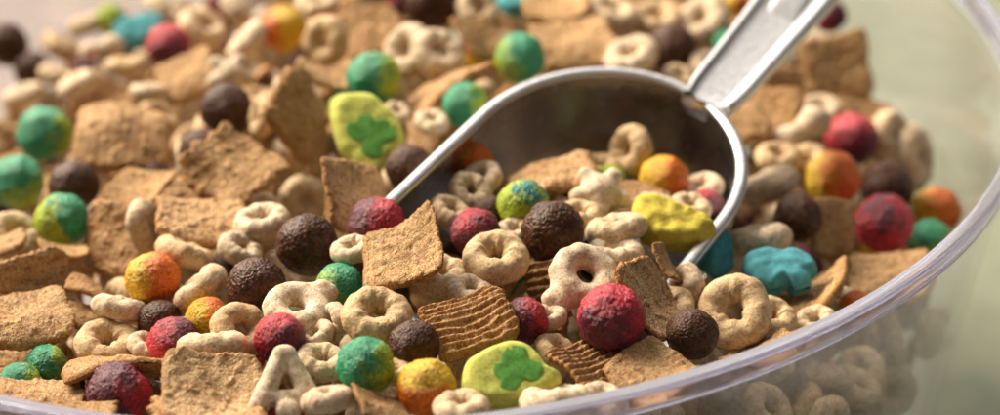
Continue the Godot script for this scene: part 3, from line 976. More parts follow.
	["choc", "choc_2", 215, -56, 1382, 473, 667, -575, 37, 88, "glossy chocolate puff between open ring and ribbed square"],
	["ball", "ball_orangefront_0", 245, -50, 1537, 87, 407, 909, 16, 94, "yellow puff with orange underside at the front"],
	["ribbed", "ribbed_0", 326, -49, 1306, 53, 156, 94, 982, 97, "ribbed cinnamon square with rows of ridges in front of the scoop"],
	["ring", "ring_1_0", 381, -42, 1067, 60, 681, 37, 729, 109, "open oat ring left of the big round chocolate puff"],
	["ring", "ring_3_0", 259, -78, 1083, -15, 76, -85, 993, 97, "oat ring tucked behind the curled square"],
	["ring", "ring_2_0", 326, -65, 1167, -40, -203, -73, 976, 76, "oat ring under the ribbed square top edge"],
	["ball", "ball_purple_1", 336, -55, 941, -82, 992, -92, 23, 90, "small dark purple puff behind the ring before the scoop"],
	["ball", "ball_limecap_0", 443, -50, 825, 214, 970, 52, -105, 95, "lime puff with teal cap inside the scoop mouth"],
	["choc", "choc_3", 508, -35, 970, 999, 9, -22, 46, 117, "big round chocolate puff at the scoop mouth"],
	["marsh", "marsh_hat", 412, -50, 1495, 247, 8, -35, 968, 114, "yellow-green hat marshmallow with green clover at the front"],
	["ball", "ball_purple_2", 440, -63, 1281, 447, 869, -84, 195, 80, "purple-red puff right of the ribbed square"],
	["ribbed", "ribbed_1", 493, -130, 1093, 297, -260, 448, 802, 95, "shaded ribbed cinnamon square standing below the round chocolate puff"],
	["oat", "oat_ringtail", 570, -57, 1148, 259, -20, -115, 959, 113, "pale oat ring with a tail above the big crimson puff"],
	["ball", "ball_redfront_0", 618, -26, 1325, 870, -123, 139, 456, 112, "big crimson sugared puff at the front right of centre"],
	["square", "square_5_0", 703, -73, 1200, 207, 402, -294, 842, 100, "cinnamon square leaning behind the big crimson puff"],
	["oat", "oat_star", 692, -96, 1071, 277, 170, -48, 944, 74, "cream star-shaped oat piece at the scoop right tip"],
	["square", "square_0_1", 756, -68, 1050, 432, 822, -197, 315, 51, "upright cinnamon square sliver against the scoop right tip"],
	["choc", "choc_0", 790, -84, 1298, 23, -604, -581, 545, 90, "chocolate puff right of the leaning squares, front"],
	["square", "square_0_0", 695, -71, 1454, 80, -437, 33, 895, 82, "sugared cinnamon square with raised corner touching the front rim"],
	["ribbed", "ribbed_2", 574, -81, 1416, 35, 350, -115, 929, 80, "ribbed cinnamon square half under the big crimson puff"],
	["ball", "ball_red_1", 669, -108, 1314, -24, 988, -40, 149, 73, "red puff peeking under the big crimson puff"],
	["ring", "ring_0_0", 503, -65, 1561, -20, 964, -264, 2, 109, "cream oat ring at the rim below the front hat marshmallow"],
	["ring", "ring_2_1", 491, -82, 1241, -8, -277, 88, 957, 60, "cream oat ring between two ribbed squares"],
	["ring", "ring_1_1", 506, -98, 1343, 204, 940, -63, 266, 71, "oat ring behind the half-hidden ribbed square"],
	["marsh", "marsh_bar", 779, -85, 861, 207, -182, -26, 961, 118, "yellow marshmallow bar in the scoop"],
	["ring", "ring_3_1", 652, -62, 912, -168, -1, 93, 981, 100, "cream oat ring left of the yellow marshmallow"],
	["ring", "ring_0_1", 643, -72, 1002, -2, 991, -105, -79, 92, "cream oat ring under another ring beside the tailed ring"],
	["oat", "oat_star", 623, -60, 749, 272, 4, -63, 960, 99, "cream star-shaped oat piece above the round chocolate puff"],
	["ball", "ball_orangespot_0", 790, -136, 559, -119, -340, -573, 736, 98, "yellow puff with orange right side in the scoop"],
	["ring", "ring_1_0", 713, -113, 454, -135, 594, 474, 636, 99, "tan oat ring standing against the scoop back wall"],
	["square", "square_3_1", 490, -74, 633, -116, 40, 183, 975, 132, "flat cinnamon square lying across the scoop"],
	["ring", "ring_2_0", 320, -70, 731, 154, 961, 212, -90, 77, "oat ring at the left inside the scoop"],
	["ball", "ball_orange_1", 327, -85, 564, 15, -327, -617, 715, 78, "shaded orange puff by the scoop left wall"],
	["ring", "ring_0_0", 880, -164, 559, 42, -243, 172, 954, 84, "tan oat ring between scoop wall and scooped yellow puff"],
	["ring", "ring_3_0", 838, -115, 729, 19, 309, -45, 950, 74, "oat ring behind the yellow marshmallow by the scoop wall"],
	["ball", "ball_purple_0", 889, -153, 655, -1, -157, 29, 987, 65, "purple puff beside the scoop right wall"],
	["ring", "ring_1_1", 637, -137, 498, 6, -15, 13, 1000, 78, "tan oat ring behind the scooped star piece"],
	["ball", "ball_green_1", 658, -133, 573, 12, -712, 9, 702, 66, "green puff in shade inside the scoop"],
	["ring", "ring_2_1", 424, -70, 912, -9, -436, 7, 900, 68, "oat ring under the teal-capped lime puff"],
	["ring", "ring_3_1", 275, -73, 818, 123, 450, -194, 863, 76, "oat ring in shade at the scoop mouth left end"],
	["marsh", "marsh_drop", 893, -167, 842, 500, 708, 35, 497, 79, "blue marshmallow outside the scoop right wall"],
	["ring", "ring_2_0", 797, -138, 1055, -309, 623, 478, 537, 92, "shaded oat ring under the scoop right tip"],
	["ring", "ring_4_1", 899, -132, 1144, 311, -575, -76, 753, 121, "large tan oat ring facing forward near the front rim"],
	["marsh", "marsh_blue", 1029, -177, 908, 138, -117, 11, 983, 102, "turquoise marshmallow in the right part of the bowl"],
	["ring", "ring_0_1", 999, -192, 747, -223, -54, 108, 967, 115, "tan oat ring on edge above the turquoise marshmallow"],
	["choc", "choc_1", 1122, -231, 580, 472, -554, -236, 644, 98, "chocolate puff right of the scoop"],
	["square", "square_3_0", 1231, -284, 537, 439, 138, -285, 841, 79, "pale cinnamon square standing beside the red-spotted puff"],
	["ball", "ball_redspot_0", 1373, -339, 424, -119, 931, 344, 37, 119, "red puff with purple spot near the right end"],
	["square", "square_0_1", 1339, -331, 684, 26, -93, 108, 989, 104, "brown cinnamon square under the spotted red puff"],
	["square", "square_2_0", 1108, -231, 929, -133, -56, 275, 951, 106, "cinnamon square tilted beside the turquoise marshmallow"],
	["ball", "ball_orange_2", 1582, -478, 134, -80, -327, -566, 753, 109, "orange and yellow puff at the right end of the heap"],
	["ball", "ball_limestripe_0", 1511, -426, 376, -209, 148, 250, 934, 96, "green and yellow puff by the rim at the right end"],
	["ball", "ball_orange_0", 1412, -376, 617, 441, 731, -40, 520, 91, "orange puff half hidden behind the right rim"],
	["ball", "ball_orange_1", 1209, -254, 945, 312, 904, 13, 292, 66, "small orange puff behind the rim, right of tan rings"],
	["choc", "choc_2", 1440, -401, 136, 14, -196, 315, 929, 117, "chocolate puff behind the spotted red puff"],
	["ring", "ring_3_0", 1510, -422, -163, 190, 709, 489, -471, 131, "tan oat ring standing right of the far right red puff"],
	["ring", "ring_0_0", 1573, -474, -162, 602, 741, 87, 284, 144, "tan oat ring at the far right end of the heap"],
	["ball", "ball_red_2", 1378, -373, -84, 615, 345, 665, 247, 121, "dark red puff near the far right edge of the heap"],
	["ball", "ball_orange_2", 1259, -288, 287, 57, -138, -612, 777, 117, "yellow and orange puff right of the peanut-shaped oat piece"],
	["oat", "oat_bone", 1206, -276, 42, 356, 243, 186, 883, 109, "tan peanut-shaped oat piece right of the scoop"],
	["ring", "ring_1_0", 1207, -302, 171, -101, 970, 107, 193, 95, "shaded oat ring under the peanut-shaped piece"],
	["ring", "ring_2_1", 1066, -221, 440, -190, -38, 236, 952, 119, "tan oat ring on edge beside the scoop wall"],
	["square", "square_1_0", 1142, -292, -74, 317, -222, 266, 883, 92, "brown cinnamon square behind the scoop right end"],
	["square", "square_6_1", 1391, -353, -483, 332, 165, -119, 921, 110, "curled brown cinnamon square at the back right of the heap"],
	["ball", "ball_red_0", 1414, -301, -761, 306, 737, 522, -301, 84, "red puff peeking beside the scoop handle"],
	["square", "square_4_1", 1210, -307, -294, 274, 96, -183, 939, 79, "brown cinnamon square below the scoop handle"],
	["ring", "ring_0_1", 754, -148, -159, -159, 981, 109, 4, 107, "cream oat ring right behind the scoop rim"],
	["square", "square_0_0", 599, -164, -276, 96, 127, 26, 987, 120, "broad flat cinnamon square behind the scoop"],
	["marsh", "marsh_blue", 456, -192, -621, 51, -5, 3, 999, 92, "teal marshmallow at the top edge behind the scoop"],
	["square", "square_2_1", 554, -155, -484, -39, 5, 46, 998, 102, "golden curled cinnamon square at the top edge behind the scoop"],
	["ring", "ring_3_1", 721, -179, -507, -27, -647, -62, 759, 122, "greyish oat ring at the top edge behind the broad square"],
	["ring", "ring_1_1", 855, -215, -544, -34, 989, 85, -117, 115, "tan oat ring at the top edge above a chocolate puff"],
	["ring", "ring_2_0", 993, -225, -550, -186, 923, 198, 272, 132, "cream oat ring beside the scoop handle"],
	["choc", "choc_3", 887, -216, -353, 599, -7, -373, 708, 116, "chocolate puff behind the scoop beside the handle"],
	["ring", "ring_3_0", 886, -205, -138, 152, 144, -80, 975, 68, "small oat ring between scoop rim and handle"],
	["ball", "ball_green_2", 1058, -248, -448, 527, 791, 305, 57, 66, "green puff sliver beside the scoop handle"],
	["ball", "ball_yellow_0", 1110, -229, -690, 312, 718, 528, -330, 63, "yellow puff sliver above the scoop handle side"],
	["ring", "ring_0_0", 992, -242, -288, 44, -121, -126, 984, 90, "oat ring in shade beside the scoop handle"],
	["ring", "ring_1_0", 990, -185, 1088, 115, 768, 8, 630, 85, "tan oat ring right of the large facing ring"],
	["square", "square_0_1", 940, -168, 1244, -230, 260, 139, 927, 79, "cinnamon square lying behind the rim under the facing ring"],
	["ring", "ring_3_1", 1093, -211, 1066, 159, -665, 108, 722, 70, "tan oat ring behind the rim right of centre"],
	["square", "square_4_0", 1029, -179, 1174, -57, 69, 111, 990, 39, "golden crumb of cinnamon square poking above the rim"],
	["ring", "ring_2_1", 1172, -279, 874, 34, 922, -5, -386, 80, "shaded oat ring below the tilted square at right"],
	["ring", "ring_0_1", 586, -70, 1547, -19, -844, 55, 534, 73, "oat ring at the rim below the rim-side square"],
	["square", "square_0_0", 159, -44, 1608, -49, 149, -261, 953, 61, "cinnamon square corner poking up left of the front yellow puff"],
	["ring", "ring_3_0", 317, -39, 1614, 27, 972, -107, -210, 82, "tan oat ring at the rim below the front yellow puff"],
	["ball", "ball_purple_1", -85, -130, 1506, 281, 116, -552, 776, 58, "purple puff sliver left of the letter A piece"],
	["ring", "ring_1_1", 179, -70, 1453, -3, 943, -51, 329, 57, "oat ring between teal-green and yellow front puffs"],
	["choc", "choc_3", 367, -93, 799, -678, -157, 30, 718, 74, "chocolate puff in shade beside the teal-capped lime puff"],
	["ring", "ring_0_0", 555, -95, 726, 43, 617, -50, 784, 74, "oat ring between teal-capped puff and scooped star"],
	["choc", "choc_2", -381, -186, 316, 185, -358, 844, -355, 90, "chocolate puff in shade between pillowed and broken squares"],
	["ring", "ring_1_0", 754, -121, 1137, 9, 915, 73, -396, 87, "tan oat ring tucked under the scoop right tip"],
	["ring", "ring_0_1", 347, -77, 653, -36, 770, 163, 616, 75, "cream oat ring left of the square across the scoop"],
	["square", "square_1_1", 723, -122, 679, -21, 8, 18, 1000, 88, "shaded cinnamon square under the scooped yellow puff"],
	["ring", "ring_2_0", 752, -99, 765, -2, -97, -54, 994, 83, "cream oat ring under the scooped yellow puff"],
	["ring", "ring_3_1", 535, -111, 602, 68, 995, 4, 67, 83, "shaded oat ring under the square across the scoop"],
	["ring", "ring_1_1", 573, -69, 838, -9, 976, -9, -219, 75, "oat ring right of the round chocolate puff top"],
	["square", "square_3_1", 1027, -242, 44, 87, 110, 118, 983, 91, "brown cinnamon square tucked behind the scoop right wall"],
	["ring", "ring_2_1", 1304, -346, -202, -140, 965, 69, -210, 98, "tan oat ring below the back right curled square"],
	["square", "square_0_1", 1480, -444, -341, 132, 77, -137, 979, 93, "brown cinnamon square behind the right dark red puff"],
	["ring", "ring_1_0", 1123, -264, 216, 34, 434, -25, 900, 90, "shaded oat ring left of the peanut-shaped piece"],
	["square", "square_4_1", -1395, -781, -309, -703, 267, -154, 641, 108, "cinnamon square in the gap just left of the left-edge ring"],
	["ring", "ring_0_0", 137, -217, 1395, 16, 860, 498, -111, 97, "oat ring in the gap just right of the ring beside the letter"],
	["ring", "ring_2_0", -1471, -732, 296, 426, 615, 654, -111, 101, "oat ring in the gap just left of the left-edge ring"],
	["ring", "ring_2_1", -476, -386, -625, 584, 749, -92, -298, 91, "oat ring in the gap just right of the light tilted square"],
	["ring", "ring_2_0", 1135, -392, 1016, -156, 626, -285, 709, 99, "oat ring in the gap just right of the large facing ring"],
	["choc", "choc_1", -887, -507, 205, 856, 272, -439, 8, 98, "chocolate puff in the gap just right of the left-edge ring"],
	["square", "square_1_0", -1156, -605, 539, 156, 443, 731, 495, 99, "cinnamon square in the gap just left of the stacked squares"],
	["square", "square_0_0", -583, -368, 1115, 75, 4, 720, 690, 92, "cinnamon square in the gap just below the green puff under the stack"],
	["square", "square_4_0", -716, -434, 112, 914, -332, -233, -3, 105, "cinnamon square in the gap just right of the left chocolate puff"],
	["ring", "ring_0_1", 980, -392, -365, 33, 931, 342, -125, 95, "oat ring in the gap just right of the ring behind the scoop"],
	["ring", "ring_3_0", -118, -229, 836, -113, -88, -456, 879, 90, "oat ring in the gap just right of the left big chocolate puff"],
	["ring", "ring_0_0", -292, -393, -932, 740, 480, -471, 21, 96, "oat ring in the gap just above the far yellow puff"],
	["square", "square_4_1", -910, -493, 12, 260, 921, 88, -277, 94, "cinnamon square in the gap just right of the lower left green puff"],
	["square", "square_4_0", -56, -281, 1277, 598, -578, -552, -60, 105, "cinnamon square in the gap just below the letter A oat piece"],
	["square", "square_0_1", -599, -554, -1133, 611, 679, -374, 160, 93, "cinnamon square in the gap just right of the far red puff"],
	["choc", "choc_2", -242, -274, 735, -542, -170, 527, 632, 93, "chocolate puff in the gap just above the left big chocolate puff"],
	["ring", "ring_1_1", 531, -307, -327, 38, 871, 82, -484, 96, "oat ring in the gap just below the dark green puff"],
	["ring", "ring_3_1", -478, -319, 1095, 491, 819, 27, -296, 102, "oat ring in the gap just below the edge-on square"],
	["square", "square_3_0", 324, -260, 185, 627, 561, -453, -295, 96, "cinnamon square in the gap just below the green puff by the scoop rim"],
	["square", "square_4_1", -115, -331, -444, -104, 538, 167, 820, 100, "cinnamon square in the gap just below the ring beside the yellow puff"],
	["square", "square_1_1", -122, -519, -1489, 75, 203, 226, 950, 100, "cinnamon square in the gap just above the ring beside the yellow puff"],
	["ring", "ring_3_0", 142, -213, 433, 774, 66, 614, 138, 95, "oat ring in the gap just right of the upright square below the hat"],
	["ring", "ring_1_0", 461, -261, 895, 890, 409, 195, -45, 96, "oat ring in the gap just left of the shaded ribbed square"],
	["square", "square_0_0", -1059, -672, -789, -261, -138, -160, 942, 93, "cinnamon square in the gap just above the upper left green puff"],
	["ring", "ring_1_1", -202, -295, 1178, 46, -602, -481, 636, 96, "oat ring in the gap just right of the front sugared square"],
	["square", "square_1_0", -895, -614, -796, 5, -259, 944, 205, 100, "cinnamon square in the gap just above the large pillowed square"],
	["square", "square_1_1", 769, -398, -1008, 754, -514, -245, 326, 96, "cinnamon square in the gap just above the ring behind the scoop"],
	["square", "square_2_0", -1328, -716, 219, -653, 721, -17, -231, 102, "sunken cinnamon square a little left of the left-edge ring"],
	["ring", "ring_3_1", -772, -614, -1113, -358, 179, 887, -228, 102, "oat ring in the gap just below the far red puff"],
	["square", "square_1_0", -362, -315, 1478, 942, -332, 53, 25, 99, "cinnamon square in the gap just below the front purple puff"],
	["square", "square_1_1", -258, -268, 253, -345, -159, -287, 879, 91, "cinnamon square in the gap just right of the broken square"],
	["choc", "choc_2", 338, -287, 1519, -101, 111, 961, 234, 94, "chocolate puff in the gap just below the front yellow puff"],
	["ring", "ring_2_1", 1275, -463, -339, 675, -575, 460, 45, 96, "oat ring in the gap just above the peanut-shaped piece"],
	["ring", "ring_3_0", 74, -319, -228, -543, 634, -544, 86, 98, "oat ring in the gap just below the green puff above the hat"],
	["square", "square_3_1", -646, -357, 733, -416, -495, -462, 607, 97, "cinnamon square in the gap just right of the stacked squares"],
	["ring", "ring_2_0", -437, -539, -1465, -232, 378, -350, 825, 102, "sunken oat ring a little above the far yellow puff"],
	["square", "square_2_1", -573, -356, 1323, 155, 980, 122, -27, 110, "sunken cinnamon square a little below the front purple puff"],
	["ring", "ring_0_1", -241, -333, 1462, 513, 232, 739, 370, 90, "oat ring in the gap just below the front sugared square"],
	["square", "square_1_0", 222, -383, -1073, -436, -580, 374, 577, 101, "cinnamon square in the gap just right of the top-edge chocolate puff"],
	["ring", "ring_3_1", -624, -349, 930, 847, 0, 283, -450, 91, "oat ring in the gap just above the green puff under the stack"],
	["square", "square_3_0", 105, -342, -696, -214, 643, 727, 110, 99, "cinnamon square in the gap just left of the front ring of the leaning pair"],
	["ring", "ring_3_0", -323, -306, 269, 234, 644, 13, 728, 99, "oat ring in the gap just below the broken square"],
	["ring", "ring_3_1", -37, -248, 1053, 2, 393, 912, 118, 98, "oat ring in the gap just right of the red puff behind the letter"],
	["square", "square_1_1", -7, -447, -1278, -143, 379, 908, -106, 93, "cinnamon square in the gap just left of the top-edge chocolate puff"],
	["ring", "ring_2_1", 1194, -397, -489, 108, -512, 848, 90, 97, "sunken oat ring a little above the peanut-shaped piece"],
	["square", "square_0_1", 1428, -517, -470, 736, -60, -141, 660, 102, "cinnamon square in the gap just above the right dark red puff"],
	["choc", "choc_0", 631, -225, 778, -13, -609, -350, 712, 102, "chocolate puff in the gap just above the tailed oat ring"],
	["ring", "ring_2_0", 845, -320, -526, 81, -194, 237, 948, 96, "sunken oat ring a little right of the ring behind the scoop"],
	["ring", "ring_2_1", 456, -246, 1350, -369, -698, 135, 598, 103, "oat ring in the gap just below the front hat marshmallow"],
	["ring", "ring_3_0", 610, -272, 990, 887, -34, -81, -454, 99, "oat ring in the gap just left of the big crimson puff"],
	["ring", "ring_2_0", 1086, -371, 550, 178, 450, 644, 593, 96, "oat ring in the gap just above the turquoise marshmallow"],
	["square", "square_3_1", -325, -277, 589, -228, -67, 946, 221, 94, "cinnamon square in the gap just below the flat square"],
	["square", "square_4_0", -319, -541, -1451, -529, -668, -11, 522, 108, "cinnamon square in the gap just above the far yellow puff"],
	["ring", "ring_1_0", 1025, -428, -1226, 492, 833, -40, -250, 93, "oat ring in the gap just above the ring behind the scoop"],
	["square", "square_4_1", 32, -304, -454, 521, 565, 552, -324, 100, "cinnamon square in the gap just above the green puff above the hat"],
	["ring", "ring_1_1", -427, -313, 9, -569, 776, 174, 210, 103, "oat ring in the gap just below the chocolate puff behind the broken square"],
	["ring", "ring_1_0", 991, -381, -49, 821, 410, -168, 359, 96, "oat ring in the gap just right of the scooped yellow puff"],
	["ring", "ring_1_1", -302, -313, -210, 453, 30, 887, 84, 99, "oat ring in the gap just right of the chocolate puff behind the broken square"],
	["ring", "ring_0_0", -51, -249, 725, -338, 325, 469, 748, 95, "oat ring in the gap just below the middle chocolate puff"],
	["ring", "ring_0_1", -532, -437, -475, 532, 486, 113, 684, 93, "oat ring in the gap just below the light tilted square"],
	["ring", "ring_3_1", 201, -402, -951, -365, -91, 558, 740, 99, "oat ring in the gap just below the top-edge chocolate puff"],
	["square", "square_0_0", -981, -539, -287, 548, 161, -638, 516, 90, "cinnamon square in the gap just below the upper left green puff"],
	["ring", "ring_0_0", 828, -291, 1135, -730, -404, 217, 507, 96, "oat ring in the gap just below the front right chocolate puff"],
	["square", "square_2_0", 357, -376, -758, 549, -44, 635, 542, 98, "cinnamon square in the gap just left of the dark green puff"],
	["square", "square_2_1", 1148, -325, -911, 952, 45, -280, -120, 94, "cinnamon square in the gap just right of the ring behind the scoop"],
	["ring", "ring_1_0", -405, -305, 643, 296, 668, -357, 582, 103, "oat ring in the gap just above the left orange puff"],
	["ring", "ring_2_1", 1379, -438, -796, 841, -51, 478, -248, 98, "oat ring in the gap just above the back right curled square"],
	["ring", "ring_0_1", 1227, -411, -787, -815, 242, 63, 523, 102, "oat ring in the gap just left of the back right curled square"],
	["ring", "ring_1_1", -769, -423, 820, -306, 802, 450, 248, 91, "sunken oat ring a little above the green puff under the stack"],
	["square", "square_2_0", -1048, -510, 883, 173, -21, 842, 511, 93, "cinnamon square in the gap just left of the green puff under the stack"],
	["square", "square_0_1", 1014, -397, -644, -550, -78, 128, 821, 90, "sunken cinnamon square a little right of the ring behind the scoop"],
	["ring", "ring_2_0", 1173, -435, 254, 416, 690, -372, -461, 99, "oat ring in the gap just left of the chocolate puff right of the scoop"],
	["square", "square_3_0", 1258, -470, 678, -641, 722, -261, 29, 93, "cinnamon square in the gap just below the brown right square"],
	["choc", "choc_0", -1033, -586, -75, 831, 156, 524, 104, 100, "chocolate puff in the gap just below the lower left green puff"],
	["ring", "ring_1_0", 1276, -489, 235, 205, 173, 512, 816, 103, "oat ring in the gap just below the pale standing square"],
	["ring", "ring_0_0", 560, -277, 681, 882, -321, 218, 266, 102, "oat ring in the gap just below the round chocolate puff"],
	["ring", "ring_3_0", -954, -594, -503, 199, -149, 879, 406, 94, "oat ring in the gap just right of the upper left green puff"],
	["ring", "ring_0_1", 1166, -445, 158, 442, 240, 384, 774, 92, "oat ring in the gap just above the chocolate puff right of the scoop"],
	["square", "square_2_1", -180, -252, 16, -88, 344, 925, -133, 103, "cinnamon square in the gap just left of the pointed square"],
	["ring", "ring_3_1", 438, -344, -834, 433, 48, 832, 343, 102, "oat ring in the gap just above the dark green puff"],
	["square", "square_1_0", 468, -252, -28, 579, -127, 796, 121, 108, "cinnamon square in the gap just right of the green puff by the scoop rim"],
	["square", "square_3_1", -360, -401, -469, -485, 671, 164, 537, 90, "cinnamon square in the gap just above the chocolate puff behind the broken square"],
	["ring", "ring_3_0", 1460, -582, -337, 688, 324, 423, -492, 93, "oat ring in the gap just below the right dark red puff"],
	["ring", "ring_0_0", 1047, -357, -845, 580, 651, -321, -370, 96, "oat ring in the gap just right of the broad square behind the scoop"],
	["square", "square_3_0", -147, -280, 1352, 667, -233, -605, -367, 105, "cinnamon square in the gap just below the front sugared square"],
	["ring", "ring_2_1", 894, -326, 1099, -302, 907, 258, 142, 92, "sunken oat ring a little below the front right chocolate puff"],
	["square", "square_4_0", -718, -540, -770, -26, -173, 419, 891, 97, "cinnamon square in the gap just left of the light tilted square"],
	["square", "square_2_0", -1321, -661, 472, 545, -20, 838, 2, 103, "sunken cinnamon square a little left of the stacked squares"],
	["ring", "ring_2_0", -192, -245, 571, 632, -453, 626, 59, 102, "oat ring in the gap just left of the middle chocolate puff"],
	["ring", "ring_0_1", -185, -295, -211, -33, -94, -254, 962, 103, "oat ring in the gap just above the pointed square"],
	["ring", "ring_1_1", -600, -407, -271, 172, 917, 267, 241, 99, "oat ring in the gap just right of the large pillowed square"],
	["ring", "ring_3_1", 860, -375, -572, -51, -274, 960, -35, 98, "sunken oat ring a little right of the broad square behind the scoop"],
	["ring", "ring_2_1", 771, -328, 1365, -444, -215, 868, 53, 101, "oat ring in the gap just below the rim-side square"],
	["square", "square_0_0", -401, -341, 1028, -10, 581, -524, 622, 100, "cinnamon square in the gap just left of the half-purple puff"],
	["ball", "ball_yellow_0", 426, -338, -508, -612, 482, -43, 625, 99, "yellow puff in the gap just left of the dark green puff"],
	["ball", "ball_red_1", -507, -520, -985, -162, -600, 2, 784, 95, "red puff in the gap just right of the light tilted square"],
	["ring", "ring_1_0", -1185, -643, -592, 295, 791, 368, 390, 94, "oat ring in the gap just left of the upper left green puff"],
	["square", "square_3_1", -64, -291, 1570, 716, -475, -271, 433, 104, "cinnamon square in the gap just below the ring beside the letter"],
	["ring", "ring_2_0", -323, -402, -713, 534, -415, -446, 586, 94, "oat ring in the gap just below the far yellow puff"],
	["square", "square_0_1", 1167, -443, 49, -500, 589, 488, -405, 97, "cinnamon square in the gap just above the chocolate puff right of the scoop"],
	["ring", "ring_0_0", 523, -216, 536, 16, 424, -593, 684, 94, "oat ring in the gap just right of the teal-capped lime puff"],
	["square", "square_2_1", -86, -334, -648, -215, 918, -283, -175, 109, "cinnamon square in the gap just right of the ring beside the yellow puff"],
	["ring", "ring_3_0", 313, -305, -273, 307, 101, 940, 109, 93, "oat ring in the gap just above the green puff by the scoop rim"],
	["square", "square_1_1", 757, -435, -1110, -637, -144, -521, 550, 110, "cinnamon square in the gap just above the broad square behind the scoop"],
	["square", "square_3_0", -1509, -759, 163, 215, 19, -325, 921, 93, "sunken cinnamon square a little left of the green puff under the stack"],
	["square", "square_0_0", 186, -281, -8, -411, -425, 753, -287, 99, "cinnamon square in the gap just left of the green puff by the scoop rim"],
	["choc", "choc_3", -536, -326, 236, 790, 450, -107, 403, 101, "chocolate puff in the gap just below the large pillowed square"],
	["ring", "ring_0_1", 6, -282, 154, 564, -383, 58, 729, 97, "oat ring in the gap just below the far hat marshmallow"],
	["ring", "ring_1_1", 22, -279, 333, -642, 2, 669, 374, 93, "oat ring in the gap just above the upright square below the hat"],
	["ring", "ring_3_1", 664, -264, 1329, -532, 46, 84, 842, 95, "sunken oat ring a little below the rim-side square"],
	["ring", "ring_0_0", 1185, -423, 608, -328, 430, 152, 827, 92, "oat ring in the gap just right of the turquoise marshmallow"],
	["ring", "ring_0_1", -708, -449, 1433, 630, 254, 97, 728, 90, "oat ring in the gap just below the green puff under the stack"],
	["square", "square_2_0", -862, -441, 467, 539, -36, 839, -66, 110, "cinnamon square in the gap just below the left-edge ring"],
	["ring", "ring_1_0", -583, -434, -749, -231, -100, 597, 762, 102, "oat ring in the gap just above the light tilted square"],
	["ring", "ring_1_1", -171, -344, -740, -293, 444, -87, 842, 97, "oat ring in the gap just above the ring beside the yellow puff"],
	["ring", "ring_3_0", 400, -255, 695, 974, 117, 56, -185, 93, "oat ring in the gap just above the ring left of the round chocolate puff"],
	["square", "square_3_1", -420, -320, 424, 183, 907, 302, 232, 104, "cinnamon square in the gap just left of the flat square"],
	["ring", "ring_0_0", -776, -507, -776, 386, 816, -216, -373, 96, "oat ring in the gap just left of the far red puff"],
	["square", "square_2_1", -1182, -721, -790, -662, 107, 677, -301, 91, "cinnamon square in the gap just left of the upper left green puff"],
	["ring", "ring_3_1", -416, -454, -890, 737, -602, -222, 210, 91, "oat ring in the gap just left of the far yellow puff"],
	["ring", "ring_3_0", -567, -466, -553, 565, -319, 276, 709, 90, "sunken oat ring a little below the light tilted square"],
	["ring", "ring_3_1", -110, -293, 381, 519, -305, -298, 741, 92, "oat ring in the gap just left of the upright square below the hat"],
	["ring", "ring_1_0", 659, -338, -451, 608, 622, 332, 364, 95, "oat ring in the gap just below the broad square behind the scoop"],
	["square", "square_3_0", -501, -483, -1130, 212, 743, -593, 228, 93, "cinnamon square in the gap just left of the far yellow puff"],
	["ring", "ring_1_1", -540, -623, -1464, 499, 646, 311, 486, 101, "sunken oat ring a little left of the far yellow puff"],
	["square", "square_4_1", 83, -263, 1493, 844, -476, -14, 249, 91, "sunken cinnamon square a little below the ring beside the letter"],
	["choc", "choc_2", -915, -670, -1212, -268, 605, 709, 245, 104, "chocolate puff in the gap just below the far blue marshmallow"],
	["ring", "ring_1_0", -492, -299, 865, -306, 712, 545, 318, 98, "oat ring in the gap just above the ring below the orange puff"],
	["ball", "ball_yellow_0", 303, -314, -459, -122, -429, 131, 885, 99, "yellow puff in the gap just right of the front ring of the leaning pair"],
	["ball", "ball_red_2", 1410, -502, 476, 617, -590, -522, -5, 93, "red puff in the gap just below the brown right square"],
	["ring", "ring_0_1", -387, -321, -339, -432, 822, -310, -202, 97, "oat ring in the gap just above the chocolate puff behind the broken square"],
	["choc", "choc_1", 1157, -433, -120, 826, -364, 24, -430, 100, "chocolate puff in the gap just left of the peanut-shaped piece"],
	["ring", "ring_1_1", 764, -340, -405, -423, 442, 59, 789, 92, "oat ring in the gap just below the ring behind the scoop"],
	["ring", "ring_3_0", 496, -263, 1129, 257, 16, 572, 779, 96, "oat ring in the gap just right of the front hat marshmallow"],
	["square", "square_0_1", -746, -620, -1272, 304, -145, -690, 641, 108, "cinnamon square in the gap just above the far red puff"],
	["ring", "ring_0_0", -587, -402, -50, 494, -385, 680, -381, 92, "oat ring in the gap just below the large pillowed square"],
	["ring", "ring_3_1", 876, -443, -1259, -284, -629, 247, 681, 103, "sunken oat ring a little above the ring behind the scoop"],
	["square", "square_2_0", 278, -236, 914, -29, -663, -157, 732, 103, "cinnamon square in the gap just above the ribbed square"],
	["ball", "ball_yellow_0", 1433, -560, 220, 456, 829, 269, 182, 102, "yellow puff in the gap just above the brown right square"],
	["ring", "ring_3_0", 951, -331, 189, 749, 16, -516, -416, 101, "sunken oat ring a little right of the scooped yellow puff"],
	["square", "square_4_0", -379, -301, 948, -512, 692, 368, 351, 95, "cinnamon square in the gap just above the half-purple puff"],
	["square", "square_4_1", -85, -227, 207, 631, -537, -422, -367, 108, "cinnamon square in the gap just below the pointed square"],
	["ring", "ring_2_1", -172, -435, -1073, 792, -430, -427, -77, 99, "sunken oat ring a little above the ring beside the yellow puff"],
	["square", "square_0_0", -1474, -759, -44, 220, -513, -586, 587, 95, "cinnamon square in the gap just left of the lower left green puff"],
	["ring", "ring_0_1", 1380, -545, 6, 246, -573, 599, 502, 91, "oat ring in the gap just above the pale standing square"],
	["ring", "ring_3_1", -450, -297, 190, -505, 695, 401, 317, 92, "oat ring in the gap just left of the broken square"],
